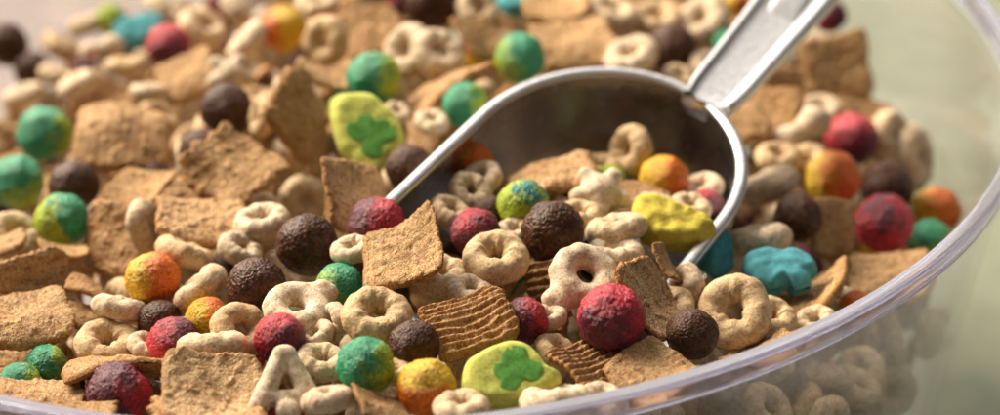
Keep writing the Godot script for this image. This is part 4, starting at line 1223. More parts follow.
	["ring", "ring_3_0", 416, -239, 1552, 588, -476, 423, 499, 91, "sunken oat ring a little below the front hat marshmallow"],
	["ring", "ring_1_0", 91, -211, 1300, 468, 71, 491, 731, 102, "oat ring in the gap just below the teal-green front puff"],
	["square", "square_4_0", -361, -315, 1324, 944, -108, -81, -302, 101, "cinnamon square in the gap just left of the front sugared square"],
	["square", "square_3_1", 1294, -491, -487, -536, 802, 232, -128, 104, "cinnamon square in the gap just above the peanut-shaped piece"],
	["ring", "ring_1_1", -822, -473, 1237, 639, 187, 735, -128, 90, "sunken oat ring a little below the green puff under the stack"],
	["ring", "ring_3_1", 1121, -423, 1153, -428, -209, 572, 667, 93, "oat ring in the gap just below the large facing ring"],
	["ring", "ring_2_0", 907, -344, 1015, -161, 683, 710, -55, 95, "oat ring in the gap just right of the front right chocolate puff"],
	["ring", "ring_2_1", -185, -319, 128, -212, 90, -643, 731, 102, "oat ring in the gap just right of the broken square"],
	["ring", "ring_1_0", -1227, -761, -950, -628, 761, 143, 80, 98, "sunken oat ring a little left of the upper left green puff"],
	["ring", "ring_0_0", -1067, -671, -923, -248, 53, 881, -399, 103, "oat ring in the gap just above the upper left green puff"],
	["ring", "ring_0_1", 996, -334, 279, -104, -105, 901, 407, 100, "oat ring in the gap just above the blue marshmallow by the scoop"],
	["ring", "ring_0_0", 238, -239, 1530, 923, -364, 119, -40, 94, "oat ring in the gap just below the front yellow puff"],
	["square", "square_2_1", 291, -290, 1594, 770, 12, -60, 635, 91, "cinnamon square in the gap just below the front yellow puff"],
	["ring", "ring_0_1", 1364, -512, 704, 583, 785, -152, 140, 91, "oat ring in the gap just below the brown right square"],
	["square", "square_0_1", 859, -348, -28, 87, 230, 903, -353, 110, "cinnamon square in the gap just right of the ring at the scoop back"],
	["ring", "ring_3_0", 1225, -465, 966, -346, 70, 920, 173, 94, "sunken oat ring a little below the brown right square"],
	["square", "square_1_0", 563, -382, -883, 647, -547, 521, 106, 109, "sunken cinnamon square a little above the broad square behind the scoop"],
	["ring", "ring_0_0", -749, -447, 288, 436, -581, -227, 648, 98, "oat ring in the gap just below the striped lime puff"],
	["square", "square_3_0", 301, -229, 1224, -624, 752, 196, -81, 91, "cinnamon square in the gap just right of the front yellow puff"],
	["ring", "ring_1_1", 135, -314, -374, 321, 712, 620, 79, 97, "oat ring in the gap just below the front ring of the leaning pair"],
	["ring", "ring_3_1", 101, -251, 1116, 980, -80, 100, 155, 94, "oat ring in the gap just above the teal-green front puff"],
	["square", "square_3_1", -725, -424, 603, 339, 611, 715, -26, 106, "sunken cinnamon square a little right of the stacked squares"],
	["square", "square_4_1", 415, -477, -1294, -117, 708, -658, 229, 95, "cinnamon square in the gap just above the dark green puff"],
	["ring", "ring_1_0", 350, -223, 1366, 684, 372, -556, 293, 99, "oat ring in the gap just right of the front yellow puff"],
	["square", "square_1_1", 60, -259, 573, 973, -100, -92, -188, 108, "cinnamon square in the gap just left of the crimson puff at the scoop tip"],
	["ring", "ring_2_0", 581, -285, 1372, 607, -468, 347, 540, 90, "oat ring in the gap just below the half-hidden ribbed square"],
	["ring", "ring_0_1", 732, -282, 737, -772, 295, 29, 563, 102, "oat ring in the gap just below the yellow marshmallow"],
	["ring", "ring_1_1", 934, -395, -946, 346, -344, 681, 546, 97, "oat ring in the gap just right of the dark green puff"],
	["square", "square_1_0", 1508, -625, 304, 144, -20, -601, 786, 92, "cinnamon square in the gap just right of the brown right square"],
	["ball", "ball_purple_2", 1167, -458, 445, 381, -602, 687, 144, 92, "purple puff in the gap just right of the turquoise marshmallow"],
	["square", "square_3_0", 1060, -411, 718, 689, -653, -245, 199, 95, "cinnamon square in the gap just right of the large facing ring"],
	["ring", "ring_0_0", -198, -436, -914, -473, 823, -273, 155, 95, "oat ring in the gap just left of the ring beside the yellow puff"],
	["ring", "ring_1_0", -242, -297, 1007, -151, -516, 754, 379, 102, "oat ring in the gap just above the oval oat ring"],
	["ring", "ring_1_1", 1008, -347, 826, 48, -202, -130, 970, 97, "sunken oat ring a little right of the large facing ring"],
	["ring", "ring_1_0", -57, -247, 1210, 38, 150, -501, 852, 93, "oat ring in the gap just right of the letter A oat piece"],
	["ring", "ring_3_0", 1232, -367, -1032, 138, 797, -576, -118, 97, "sunken oat ring a little above the back right curled square"],
	["choc", "choc_2", -536, -370, 1477, 20, -370, -207, 905, 97, "chocolate puff in the gap just below the front purple puff"],
	["ring", "ring_0_1", 144, -258, 1269, 724, 344, -538, 261, 91, "sunken oat ring a little below the teal-green front puff"],
	["ring", "ring_0_0", -295, -312, 830, -246, 8, 649, 720, 92, "oat ring in the gap just above the low yellow puff"],
	["ring", "ring_3_1", 494, -279, 1477, 416, 604, 261, 627, 102, "sunken oat ring a little below the half-hidden ribbed square"],
	["ring", "ring_0_1", -619, -590, -1338, 473, 796, 147, 348, 99, "oat ring in the gap just right of the far red puff"],
	["ring", "ring_0_0", 1286, -516, -178, -846, -50, -73, 526, 90, "oat ring in the gap just left of the right orange puff"],
	["choc", "choc_0", -22, -302, 1461, 903, 292, 72, -305, 108, "chocolate puff in the gap just below the ring beside the letter"],
	["ring", "ring_0_1", 1056, -403, -555, 173, 555, -625, 520, 90, "oat ring in the gap just left of the peanut-shaped piece"],
	["square", "square_0_0", -709, -456, -110, -149, -165, -368, 903, 92, "cinnamon square in the gap just below the large pillowed square"],
	["ball", "ball_red_0", -127, -298, 1093, -233, 899, -360, -90, 95, "red puff in the gap just above the letter A oat piece"],
	["ring", "ring_3_0", -624, -389, 880, -428, 786, 445, 35, 101, "oat ring in the gap just left of the holed ring at lower left"],
	["ring", "ring_1_1", 528, -269, 924, 642, 687, 341, 0, 98, "oat ring in the gap just below the shaded ribbed square"],
	["ring", "ring_2_1", 572, -249, 1481, 351, 537, -432, 633, 95, "oat ring deep between the half-hidden ribbed square and the rim-side square"],
	["ring", "ring_3_1", 981, -364, 1185, 938, -274, 18, -214, 92, "sunken oat ring a little below the large facing ring"],
	["square", "square_1_1", -922, -499, 1055, -208, -412, 745, -481, 100, "cinnamon square in the gap just below the stacked squares"],
	["square", "square_3_1", -298, -301, 53, 327, 271, 758, 495, 90, "cinnamon square in the gap just above the broken square"],
	["square", "square_0_1", 357, -374, -1082, -400, 568, 332, 638, 94, "sunken cinnamon square a little right of the top-edge chocolate puff"],
	["ring", "ring_3_0", 1255, -491, 862, -14, -258, 929, -264, 91, "oat ring in the gap just below the turquoise marshmallow"],
	["square", "square_0_0", -36, -334, -268, -77, -641, 564, 515, 91, "cinnamon square in the gap just below the green puff above the hat"],
	["ring", "ring_3_1", -1165, -749, -1044, 148, -88, -435, 884, 97, "sunken oat ring a little above the upper left green puff"],
	["choc", "choc_1", 968, -369, 435, 98, 614, 23, 783, 105, "chocolate puff in the gap just above the blue marshmallow by the scoop"],
	["ring", "ring_1_0", -231, -354, -308, -181, 87, -665, 719, 98, "sunken oat ring a little above the pointed square"],
	["ring", "ring_2_0", -95, -269, 940, 555, -42, 714, 424, 99, "oat ring in the gap just below the knobbed oat ring"],
	["ring", "ring_3_0", 750, -313, 1241, 334, 618, -425, 570, 103, "oat ring in the gap just right of the half-hidden ribbed square"],
	["ring", "ring_0_0", -816, -504, -132, -503, 741, -75, -438, 97, "oat ring in the gap just above the left chocolate puff"],
	["choc", "choc_0", 55, -206, 811, 842, 24, 407, 353, 97, "chocolate puff in the gap just above the emerald puff"],
	["square", "square_0_1", -803, -406, 1289, 553, -11, -126, 824, 101, "sunken cinnamon square a little below the green puff under the stack"],
	["ring", "ring_1_1", 292, -225, 1425, 114, 704, -645, 274, 100, "sunken oat ring a little below the front yellow puff"],
	["ring", "ring_2_1", 696, -307, 1440, -473, 514, 679, 224, 92, "oat ring deep between the rim-side square and the half-hidden ribbed square"],
	["ring", "ring_2_0", -563, -350, 673, 694, -457, 299, 470, 94, "sunken oat ring a little above the ring below the orange puff"],
	["square", "square_2_0", 1091, -426, -283, -160, -200, 782, 568, 103, "cinnamon square in the gap just left of the peanut-shaped piece"],
	["ring", "ring_1_0", -231, -316, 1577, -11, -487, 758, -435, 99, "sunken oat ring a little below the front sugared square"],
	["ring", "ring_3_1", -224, -250, 438, 16, -207, 638, 741, 97, "sunken oat ring a little below the broken square"],
	["ring", "ring_3_0", 159, -293, 1569, -334, 705, -495, -381, 102, "oat ring in the gap just below the ring beside the letter"],
	["ring", "ring_1_1", 862, -367, 1307, -411, 713, -419, 384, 96, "sunken oat ring a little right of the half-hidden ribbed square"],
	["ring", "ring_3_1", 1057, -385, -958, 105, 258, -761, 587, 103, "sunken oat ring a little left of the back right curled square"],
	["square", "square_0_0", 886, -377, -791, -372, 505, 271, 730, 106, "sunken cinnamon square a little above the ring behind the scoop"],
	["ring", "ring_3_0", -772, -489, -237, -325, 819, 435, -186, 102, "sunken oat ring a little below the large pillowed square"],
	["ring", "ring_0_1", 1302, -403, -930, 380, 47, -642, 664, 91, "oat ring in the gap just above the right dark red puff"],
	["ring", "ring_2_1", -480, -358, 637, 769, -250, -546, 216, 98, "sunken oat ring a little above the left orange puff"],
	["square", "square_3_0", -1395, -775, -720, 165, 667, 589, -426, 92, "sunken cinnamon square a little left of the lower left green puff"],
	["ring", "ring_0_0", -974, -652, -1015, 155, 335, -82, 926, 93, "oat ring in the gap just above the large pillowed square"],
	["ring", "ring_0_1", -513, -353, 1169, 543, 58, 675, 496, 102, "oat ring in the gap just left of the front purple puff"],
	["ring", "ring_2_0", 839, -375, -310, -312, 84, 845, 426, 91, "sunken oat ring a little below the ring behind the scoop"],
	["ring", "ring_2_1", -372, -406, -807, -177, 693, 699, -4, 99, "sunken oat ring a little left of the ring beside the yellow puff"],
	["square", "square_0_1", -1388, -701, -108, -206, 297, -505, 784, 98, "cinnamon square deep between the left-edge ring and the lower left green puff"],
	["ring", "ring_0_0", 266, -346, -553, 326, 851, 218, 350, 98, "oat ring in the gap just right of the front ring of the leaning pair"],
	["square", "square_2_1", -1061, -569, 710, -125, 739, -331, 573, 105, "sunken cinnamon square a little below the left-edge ring"],
	["ring", "ring_0_1", -391, -524, -1167, 274, 696, 468, -471, 96, "sunken oat ring a little right of the light tilted square"],
	["ring", "ring_1_0", 506, -213, 836, -184, 252, -2, 950, 89, "oat ring in the gap just above the shaded ribbed square"],
	["square", "square_3_1", 81, -273, 98, -350, 585, 649, 338, 93, "cinnamon square in the gap just right of the far hat marshmallow"],
	["ring", "ring_2_0", -1036, -692, -1174, -207, 615, 727, -225, 92, "oat ring in the gap just below the far lime puff"],
	["ring", "ring_2_1", -695, -372, 1152, -461, -170, 800, -344, 103, "sunken oat ring a little left of the front purple puff"],
	["square", "square_1_0", -1100, -605, -377, 91, -797, 275, 529, 96, "cinnamon square in the gap just above the lower left green puff"],
	["ring", "ring_0_0", 1021, -386, 576, -559, -560, 195, 580, 103, "oat ring in the gap just left of the turquoise marshmallow"],
	["choc", "choc_3", -1019, -628, -488, 738, 196, 633, -127, 96, "chocolate puff in the gap just below the upper left green puff"],
	["square", "square_4_0", -353, -336, -141, 905, -152, -53, 394, 104, "cinnamon square in the gap just below the chocolate puff behind the broken square"],
	["ring", "ring_3_1", -96, -269, 617, 332, 910, -223, -109, 95, "oat ring in the gap just above the middle chocolate puff"],
	["square", "square_2_0", -627, -447, -214, 745, -191, 414, 486, 94, "cinnamon square in the gap just right of the large pillowed square"],
	["ring", "ring_2_0", 1142, -444, -497, 725, -467, 309, -401, 92, "sunken oat ring a little left of the peanut-shaped piece"],
	["choc", "choc_1", 303, -255, 761, 459, 142, 834, 272, 101, "chocolate puff in the gap just left of the ring left of the round chocolate puff"],
	["ring", "ring_3_0", 883, -340, 906, 246, 578, 745, -225, 101, "sunken oat ring a little right of the front right chocolate puff"],
	["ring", "ring_0_1", -731, -609, -1423, 318, 773, 539, -103, 95, "oat ring in the gap just above the far red puff"],
	["ring", "ring_1_1", 1532, -588, -170, -20, 387, -355, 851, 103, "oat ring in the gap just right of the right chocolate puff"],
	["ring", "ring_1_0", 1153, -391, -965, 486, 415, -356, 681, 96, "oat ring deep between the ring behind the scoop and the back right curled square"],
	["ring", "ring_3_1", 1430, -586, 82, 550, 621, -548, 107, 100, "oat ring in the gap just below the spotted red puff"],
	["choc", "choc_2", -369, -345, 1208, 162, 50, 976, -137, 99, "chocolate puff in the gap just right of the front purple puff"],
	["ring", "ring_0_0", 991, -331, 1064, -406, 569, -347, 625, 91, "oat ring in the gap just right of the rim-side square"],
	["square", "square_3_0", 1562, -650, 164, 414, 506, -564, 505, 99, "sunken cinnamon square a little right of the brown right square"],
	["ring", "ring_0_1", -424, -367, 1518, 877, 21, 405, 259, 99, "oat ring in the gap just below the front purple puff"],
	["ring", "ring_1_1", -486, -399, -138, 940, 209, 241, -123, 90, "sunken oat ring a little below the chocolate puff behind the broken square"],
	["square", "square_1_1", -1159, -698, -582, -211, 969, 104, -78, 90, "sunken cinnamon square a little above the lower left green puff"],
	["square", "square_1_0", -1347, -711, -419, 757, -285, -531, 251, 107, "sunken cinnamon square a little left of the upper left green puff"],
	["square", "square_1_1", 587, -324, -532, -406, -503, -413, 641, 95, "cinnamon square in the gap just below the broad square behind the scoop"],
	["ring", "ring_1_0", 1072, -418, 1112, 659, 285, -499, 485, 98, "sunken oat ring a little right of the rim-side square"],
	["square", "square_4_1", -109, -377, 335, 624, 22, 780, 31, 94, "cinnamon square in the gap just above the middle chocolate puff"],
	["square", "square_4_0", -166, -471, -461, 962, 139, -214, -98, 101, "cinnamon square in the gap just right of the pointed square"],
	["square", "square_3_1", 1114, -546, -119, -471, -71, 828, 295, 103, "cinnamon square in the gap just left of the chocolate puff right of the scoop"],
	["square", "square_3_0", -972, -775, -977, 73, 578, -378, 719, 97, "cinnamon square in the gap just left of the large pillowed square"],
	["ring", "ring_1_1", 827, -523, -1134, -162, 949, -269, 8, 92, "sunken oat ring a little right of the dark green puff"],
	["square", "square_0_0", 898, -480, -445, -448, 75, 795, 403, 91, "cinnamon square in the gap just above the ring at the scoop back"],
	["square", "square_2_1", 446, -582, -1392, 565, 260, 628, -468, 93, "sunken cinnamon square a little above the dark green puff"],
	["ring", "ring_2_1", 214, -337, -63, 422, 789, -422, 145, 100, "oat ring in the gap just below the green puff by the scoop rim"],
	["square", "square_3_1", -758, -505, 1340, 159, -658, 728, 104, 110, "cinnamon square in the gap just left of the front purple puff"],
	["choc", "choc_0", -131, -309, 57, -117, 945, 281, 118, 103, "chocolate puff in the gap just below the pointed square"],
	["square", "square_0_1", 80, -351, 1155, 741, 19, -78, 667, 100, "cinnamon square in the gap just right of the ring beside the letter"],
	["ring", "ring_2_0", -981, -686, -613, 805, -184, -279, 490, 90, "sunken oat ring a little right of the upper left green puff"],
	["square", "square_4_1", -138, -385, 667, 796, -472, 375, -54, 98, "cinnamon square in the gap just above the knobbed oat ring"],
	["ring", "ring_3_0", 338, -468, -750, 219, 812, 277, -464, 93, "oat ring in the gap just left of the dark green puff"],
	["ring", "ring_1_0", -55, -577, -1397, 520, -85, -99, 844, 91, "oat ring in the gap just right of the ring beside the yellow puff"],
	["ring", "ring_3_1", 1346, -577, 545, 648, 50, -257, 715, 103, "sunken oat ring a little right of the turquoise marshmallow"],
	["ring", "ring_3_0", 1173, -515, 729, 493, 612, 609, 105, 98, "sunken oat ring a little below the turquoise marshmallow"],
	["square", "square_2_0", -471, -412, 964, 935, -311, -17, 171, 97, "cinnamon square in the gap just right of the edge-on square"],
	["square", "square_2_1", 266, -360, 1360, 945, 301, 111, -61, 91, "sunken cinnamon square a little below the front yellow puff"],
	["ring", "ring_2_1", 1193, -512, 567, 385, 845, 169, 331, 98, "oat ring in the gap just left of the brown right square"],
	["square", "square_1_0", 1242, -532, -745, 102, 148, 945, 273, 101, "sunken cinnamon square a little above the peanut-shaped piece"],
	["ring", "ring_1_1", 1519, -633, 490, 611, 654, 425, -134, 102, "oat ring in the gap just below the rightmost green puff"],
	["ring", "ring_1_0", -136, -628, -1468, -343, 496, -476, 640, 92, "oat ring in the gap just right of the far yellow puff"],
	["ring", "ring_2_0", -291, -427, -498, -633, -420, -376, 531, 90, "sunken oat ring a little right of the chocolate puff behind the broken square"],
	["square", "square_4_0", 183, -468, -769, -475, 842, 119, 226, 99, "cinnamon square in the gap just below the front ring of the leaning pair"],
	["square", "square_0_0", -453, -418, 414, 735, 235, -513, -376, 95, "sunken cinnamon square a little below the flat square"],
	["square", "square_0_1", -712, -588, -347, -302, -278, 493, 767, 110, "sunken cinnamon square a little below the large pillowed square"],
	["ring", "ring_3_1", 158, -311, 1426, 33, 24, -358, 933, 89, "sunken oat ring a little below the ring beside the letter"],
	["choc", "choc_1", -316, -437, 1545, 208, -146, 59, 965, 96, "sunken chocolate puff a little below the front purple puff"],
	["square", "square_2_0", 962, -471, 821, 940, 150, -180, 247, 96, "cinnamon square in the gap just below the large facing ring"],
	["ring", "ring_2_1", -556, -592, -729, 771, 619, 107, -109, 99, "oat ring in the gap just left of the chocolate puff behind the broken square"],
	["choc", "choc_0", 174, -445, -583, 427, -472, 726, -262, 108, "chocolate puff in the gap just below the front ring of the leaning pair"],
	["square", "square_1_1", -470, -479, -36, 820, 455, 330, -109, 97, "cinnamon square in the gap just left of the broken square"],
	["ring", "ring_3_0", 616, -372, 1463, 289, 563, 745, 210, 91, "oat ring deep between the rim-side square and the front hat marshmallow"],
	["square", "square_4_1", 820, -435, 1122, -558, 757, 310, 141, 95, "cinnamon square in the gap just below the rim-side square"],
	["square", "square_0_0", 1275, -504, -816, -144, 644, -150, 736, 92, "cinnamon square in the gap just left of the back right curled square"],
	["ring", "ring_1_1", 1183, -518, 1009, 865, -106, 489, -48, 102, "oat ring deep between the large facing ring and the brown right square"],
	["square", "square_3_0", -670, -642, -890, 621, 498, 148, 587, 90, "cinnamon square in the gap just below the light tilted square"],
	["ring", "ring_2_0", 930, -478, 1115, 136, -496, 817, 261, 97, "oat ring deep between the rim-side square and the front right chocolate puff"],
	["ring", "ring_1_0", 1136, -513, -1086, 501, 611, 494, 363, 102, "oat ring deep between the ring behind the scoop and the peanut-shaped piece"],
	["ring", "ring_3_1", -475, -603, -1052, 554, 179, 764, -279, 100, "sunken oat ring a little above the chocolate puff behind the broken square"],
	["ring", "ring_0_0", 982, -441, 962, -411, 802, -144, -409, 95, "oat ring deep between the front right chocolate puff and the large facing ring"],
	["ring", "ring_1_1", -630, -475, 437, 699, 616, -355, 71, 93, "oat ring in the gap just left of the left orange puff"],
	["ring", "ring_0_1", 1360, -614, 770, 440, -463, 706, -306, 92, "sunken oat ring a little below the rightmost green puff"],
	["choc", "choc_0", -254, -503, -770, -579, 632, 221, 466, 105, "chocolate puff in the gap just above the pointed square"],
	["choc", "choc_3", -267, -519, -972, 293, 869, -387, -98, 101, "chocolate puff in the gap just below the far yellow puff"],
	["square", "square_0_1", -103, -474, -950, -308, 144, 899, -277, 105, "sunken cinnamon square a little right of the ring beside the yellow puff"],
	["ring", "ring_0_0", 24, -372, 785, -347, -463, 540, 611, 102, "oat ring in the gap just left of the open ring below the curled square"],
	["square", "square_2_1", -229, -390, 591, 817, -137, -308, -468, 101, "cinnamon square in the gap just above the left big chocolate puff"],
	["ring", "ring_2_1", -493, -486, 1424, 167, -803, -181, 543, 93, "sunken oat ring a little below the front purple puff"],
	["ring", "ring_0_1", 1315, -597, 447, 774, 259, 567, 106, 95, "sunken oat ring a little below the pale standing square"],
	["square", "square_1_0", 1393, -650, 389, -197, -29, -544, 815, 104, "sunken cinnamon square a little below the brown right square"],
	["square", "square_1_1", 443, -357, 1336, -489, 62, 788, -369, 96, "cinnamon square in the gap just below the front hat marshmallow"],
	["ball", "ball_green_0", 472, -335, 784, -582, -167, 796, 3, 95, "green puff in the gap just left of the shaded ribbed square"],
	["ring", "ring_1_0", 1356, -624, 696, 785, 303, -538, 52, 99, "oat ring deep between the brown right square and the turquoise marshmallow"],
	["square", "square_3_1", 375, -264, 1004, -503, 611, -457, -407, 106, "cinnamon square in the gap just right of the ribbed square"],
	["square", "square_3_0", 1038, -504, 979, 367, 315, 848, -216, 90, "sunken cinnamon square a little below the large facing ring"],
	["square", "square_2_0", -125, -393, -60, -176, 645, 453, 589, 108, "sunken cinnamon square a little below the pointed square"],
	["ring", "ring_3_0", -239, -392, -30, 562, 213, 682, -416, 91, "sunken oat ring a little right of the broken square"],
	["ring", "ring_1_1", 1223, -578, 335, 542, -199, -156, 801, 97, "sunken oat ring a little left of the brown right square"],
	["ring", "ring_1_0", 957, -420, 716, 716, 647, 45, 259, 100, "oat ring in the gap just left of the large facing ring"],
	["square", "square_0_0", 1282, -588, 212, -586, -139, 708, 370, 111, "cinnamon square in the gap just below the pale standing square"],
	["ring", "ring_0_0", -1055, -827, -1069, 300, 339, 848, 275, 97, "oat ring in the gap just left of the large pillowed square"],
	["ring", "ring_2_0", -533, -492, -262, -208, -768, -112, 595, 95, "sunken oat ring a little left of the broken square"],
	["ring", "ring_0_1", 942, -451, 1284, 774, -472, -224, 357, 91, "oat ring deep between the rim-side square and the large facing ring"],
	["ring", "ring_0_0", -63, -357, 1094, 126, -309, 204, 920, 91, "sunken oat ring a little right of the letter A oat piece"],
	["square", "square_4_0", 1040, -497, -551, -143, 953, 229, -140, 91, "sunken cinnamon square a little left of the peanut-shaped piece"],
	["square", "square_0_1", 957, -447, -1133, 424, 788, 331, -301, 93, "cinnamon square in the gap just right of the broad square behind the scoop"],
	["ring", "ring_0_1", 756, -404, -698, 923, -217, 308, 81, 100, "oat ring in the gap just left of the ring behind the scoop"],
	["choc", "choc_0", 860, -468, -589, 192, 389, -327, 840, 102, "chocolate puff in the gap just below the ring behind the scoop"],
	["ring", "ring_1_1", 860, -466, 1355, 356, 593, 719, 68, 98, "oat ring deep between the rim-side square and the big crimson puff"],
	["square", "square_2_1", -1015, -725, -498, -187, 188, 2, 964, 94, "cinnamon square in the gap just left of the left chocolate puff"],
	["choc", "choc_3", -586, -473, 988, 510, 467, 715, -103, 94, "chocolate puff in the gap just left of the front purple puff"],
	["square", "square_4_1", -443, -418, 766, 731, 583, 351, -52, 110, "sunken cinnamon square a little above the half-purple puff"],
	["ring", "ring_3_1", 38, -341, 1503, -323, 868, -376, -23, 93, "oat ring in the gap just below the letter A oat piece"],
	["ring", "ring_3_0", 1160, -567, 96, -139, 552, -509, 646, 93, "sunken oat ring a little left of the chocolate puff right of the scoop"],
	["ring", "ring_3_1", 899, -460, 433, -120, 921, 78, -362, 103, "oat ring in the gap just left of the blue marshmallow by the scoop"],
	["ring", "ring_0_0", -184, -392, 1531, 734, 439, -398, -332, 102, "sunken oat ring a little below the letter A oat piece"],
	["ring", "ring_0_1", 1101, -512, 652, 26, -603, 337, 723, 98, "oat ring deep between the large facing ring and the turquoise marshmallow"],
	["square", "square_4_0", -323, -468, -257, -461, 853, 45, -242, 106, "sunken cinnamon square a little above the broken square"],
	["ring", "ring_3_0", -592, -483, 1446, 946, 249, -123, -168, 95, "sunken oat ring a little below the edge-on square"],
	["ring", "ring_2_1", 585, -302, 1131, 360, 709, 121, 594, 92, "oat ring in the gap just left of the rim-side square"],
	["square", "square_0_0", 1083, -511, -656, -31, 952, 152, -264, 90, "sunken cinnamon square a little left of the back right curled square"],
	["square", "square_4_1", 1041, -477, -811, 327, 562, 760, 4, 107, "cinnamon square deep between the ring behind the scoop and the peanut-shaped piece"],
	["ring", "ring_0_0", 1070, -519, 1157, -9, -49, 764, 644, 92, "oat ring deep between the rim-side square and the turquoise marshmallow"],
	["ring", "ring_3_1", 382, -319, 1292, -130, -380, -432, 807, 99, "sunken oat ring a little right of the front yellow puff"],
	["ring", "ring_2_0", -237, -383, 163, -551, 741, 347, -165, 91, "oat ring in the gap just right of the flat square"],
	["ring", "ring_0_1", -815, -731, -1332, 102, -519, 849, -8, 104, "sunken oat ring a little below the far red puff"],
	["square", "square_0_1", -573, -448, 96, -198, -79, -461, 862, 90, "sunken cinnamon square a little left of the flat square"],
	["ring", "ring_1_0", 1438, -591, 365, 295, -198, 661, 661, 95, "sunken oat ring a little below the spotted red puff"],
	["ring", "ring_0_0", 47, -287, 1011, -311, 813, 472, -136, 94, "sunken oat ring a little left of the open ring below the curled square"],
	["ring", "ring_2_1", -370, -479, -629, -398, 278, 794, -366, 103, "oat ring in the gap just left of the pointed square"],
	["square", "square_1_0", -1135, -808, -786, 245, 903, -350, -52, 103, "sunken cinnamon square a little below the upper left green puff"],
	["square", "square_0_0", 953, -487, 110, 858, -229, 298, 351, 108, "cinnamon square in the gap just right of the yellow marshmallow"],
	["ring", "ring_1_1", 1490, -659, 275, 285, 228, -422, 830, 89, "oat ring deep between the brown right square and the rightmost green puff"],
	["ring", "ring_1_0", 579, -342, 912, -26, 844, -232, -484, 90, "sunken oat ring a little left of the big crimson puff"],
	["ring", "ring_1_1", 384, -566, -907, 660, -553, 467, -199, 96, "sunken oat ring a little left of the dark green puff"],
	["square", "square_1_1", 1192, -693, 610, -92, 338, 126, 928, 107, "cinnamon square in the gap just right of the front right chocolate puff"],
	["ring", "ring_2_0", 741, -462, 1373, 632, -343, -167, 675, 90, "oat ring deep between the half-hidden ribbed square and the front right chocolate puff"],
	["ring", "ring_3_0", 842, -475, 1013, 788, -564, -142, 202, 92, "oat ring deep between the front right chocolate puff and the half-hidden ribbed square"],
	["ring", "ring_0_1", 1123, -532, -939, 131, 100, 986, 5, 97, "oat ring deep between the ring behind the scoop and the ring at the scoop back"],
	["ring", "ring_1_0", 1139, -617, 1076, -483, 546, 591, -344, 90, "oat ring deep between the rim-side square and the brown right square"],
	["ring", "ring_2_1", 1255, -505, -968, 376, 832, -272, 305, 98, "oat ring deep between the back right curled square and the peanut-shaped piece"],
	["square", "square_0_1", 1058, -615, 762, 571, -420, 553, 437, 100, "sunken cinnamon square a little right of the front right chocolate puff"],
	["square", "square_0_0", 1398, -774, 395, -6, 991, -128, -25, 96, "cinnamon square in the gap just below the turquoise marshmallow"],
	["ring", "ring_0_0", -432, -685, -1248, -157, -381, 197, 890, 94, "sunken oat ring a little below the far yellow puff"],
	["square", "square_0_1", 983, -597, 947, 968, 183, -141, -98, 98, "cinnamon square in the gap just right of the rim-side square"],
	["ring", "ring_2_0", 6, -491, 1405, -310, 204, 928, -22, 93, "oat ring deep between the ring beside the letter and the letter A oat piece"],
	["square", "square_4_0", 1416, -760, 167, 494, 647, 470, -341, 106, "cinnamon square in the gap just right of the turquoise marshmallow"],
	["square", "square_3_1", -534, -557, 1351, 284, -114, 314, 899, 98, "cinnamon square in the gap just below the edge-on square"],
	["ring", "ring_2_1", 345, -580, -1348, 45, 832, 545, -97, 98, "sunken oat ring a little above the dark green puff"],
	["ring", "ring_3_1", 873, -586, 810, 851, -99, -486, -172, 100, "oat ring deep between the front right chocolate puff and the big crimson puff"],
	["ring", "ring_1_1", 902, -536, 381, -559, 721, 385, -139, 97, "oat ring in the gap just below the blue marshmallow by the scoop"],
	["ring", "ring_3_0", 116, -445, 758, -352, 727, -590, 16, 94, "oat ring in the gap just below the open ring below the curled square"],
	["square", "square_3_0", 64, -410, 494, -371, 201, 683, 597, 108, "cinnamon square in the gap just left of the curled square"],
	["ball", "ball_red_1", 1140, -683, -229, 508, 323, 598, 529, 101, "red puff in the gap just left of the chocolate puff right of the scoop"],
	["ring", "ring_3_1", -633, -797, -999, 682, 531, 501, -39, 93, "sunken oat ring a little left of the chocolate puff behind the broken square"],
	["square", "square_4_1", -810, -709, 1237, 909, -229, 291, 191, 93, "sunken cinnamon square a little below the edge-on square"],
	["square", "square_2_0", 1438, -775, -637, -564, 659, 402, 292, 106, "cinnamon square in the gap just above the right orange puff"],
	["square", "square_1_0", -248, -577, -183, -296, 942, -152, 38, 102, "sunken cinnamon square a little right of the broken square"],
	["square", "square_0_0", -3, -494, 20, 500, -370, 755, 207, 103, "cinnamon square in the gap just right of the upright square below the hat"],
	["ring", "ring_2_0", 668, -499, 892, 595, -209, 771, -87, 99, "sunken oat ring a little left of the rim-side square"],
	["square", "square_0_1", 294, -380, 1223, -614, 387, 666, -169, 92, "sunken cinnamon square a little below the front hat marshmallow"],
	["ring", "ring_2_1", 1535, -833, 102, -228, 926, -103, -284, 98, "oat ring deep between the brown right square and the spotted red puff"],
	["ring", "ring_3_0", 1024, -622, 1172, 253, 693, 467, 487, 98, "oat ring deep between the front right chocolate puff and the turquoise marshmallow"],
	["square", "square_2_1", 7, -455, 1223, 214, 839, -107, -489, 97, "sunken cinnamon square a little below the letter A oat piece"],
	["ring", "ring_1_0", 1278, -696, 774, 832, 68, -32, 550, 100, "oat ring deep between the brown right square and the large facing ring"],
	["ball", "ball_red_2", 1198, -612, -998, -106, -316, 923, -194, 100, "red puff in the gap just above the peanut-shaped piece"],
	["ring", "ring_3_1", -140, -529, 50, -108, 323, 319, 885, 102, "sunken oat ring a little above the middle chocolate puff"],
	["square", "square_1_1", 1339, -625, -217, 425, 248, -646, 584, 97, "cinnamon square in the gap just below the right orange puff"],
	["ring", "ring_0_1", 991, -619, 812, 488, -233, 736, -407, 97, "oat ring deep between the front right chocolate puff and the rim-side square"],
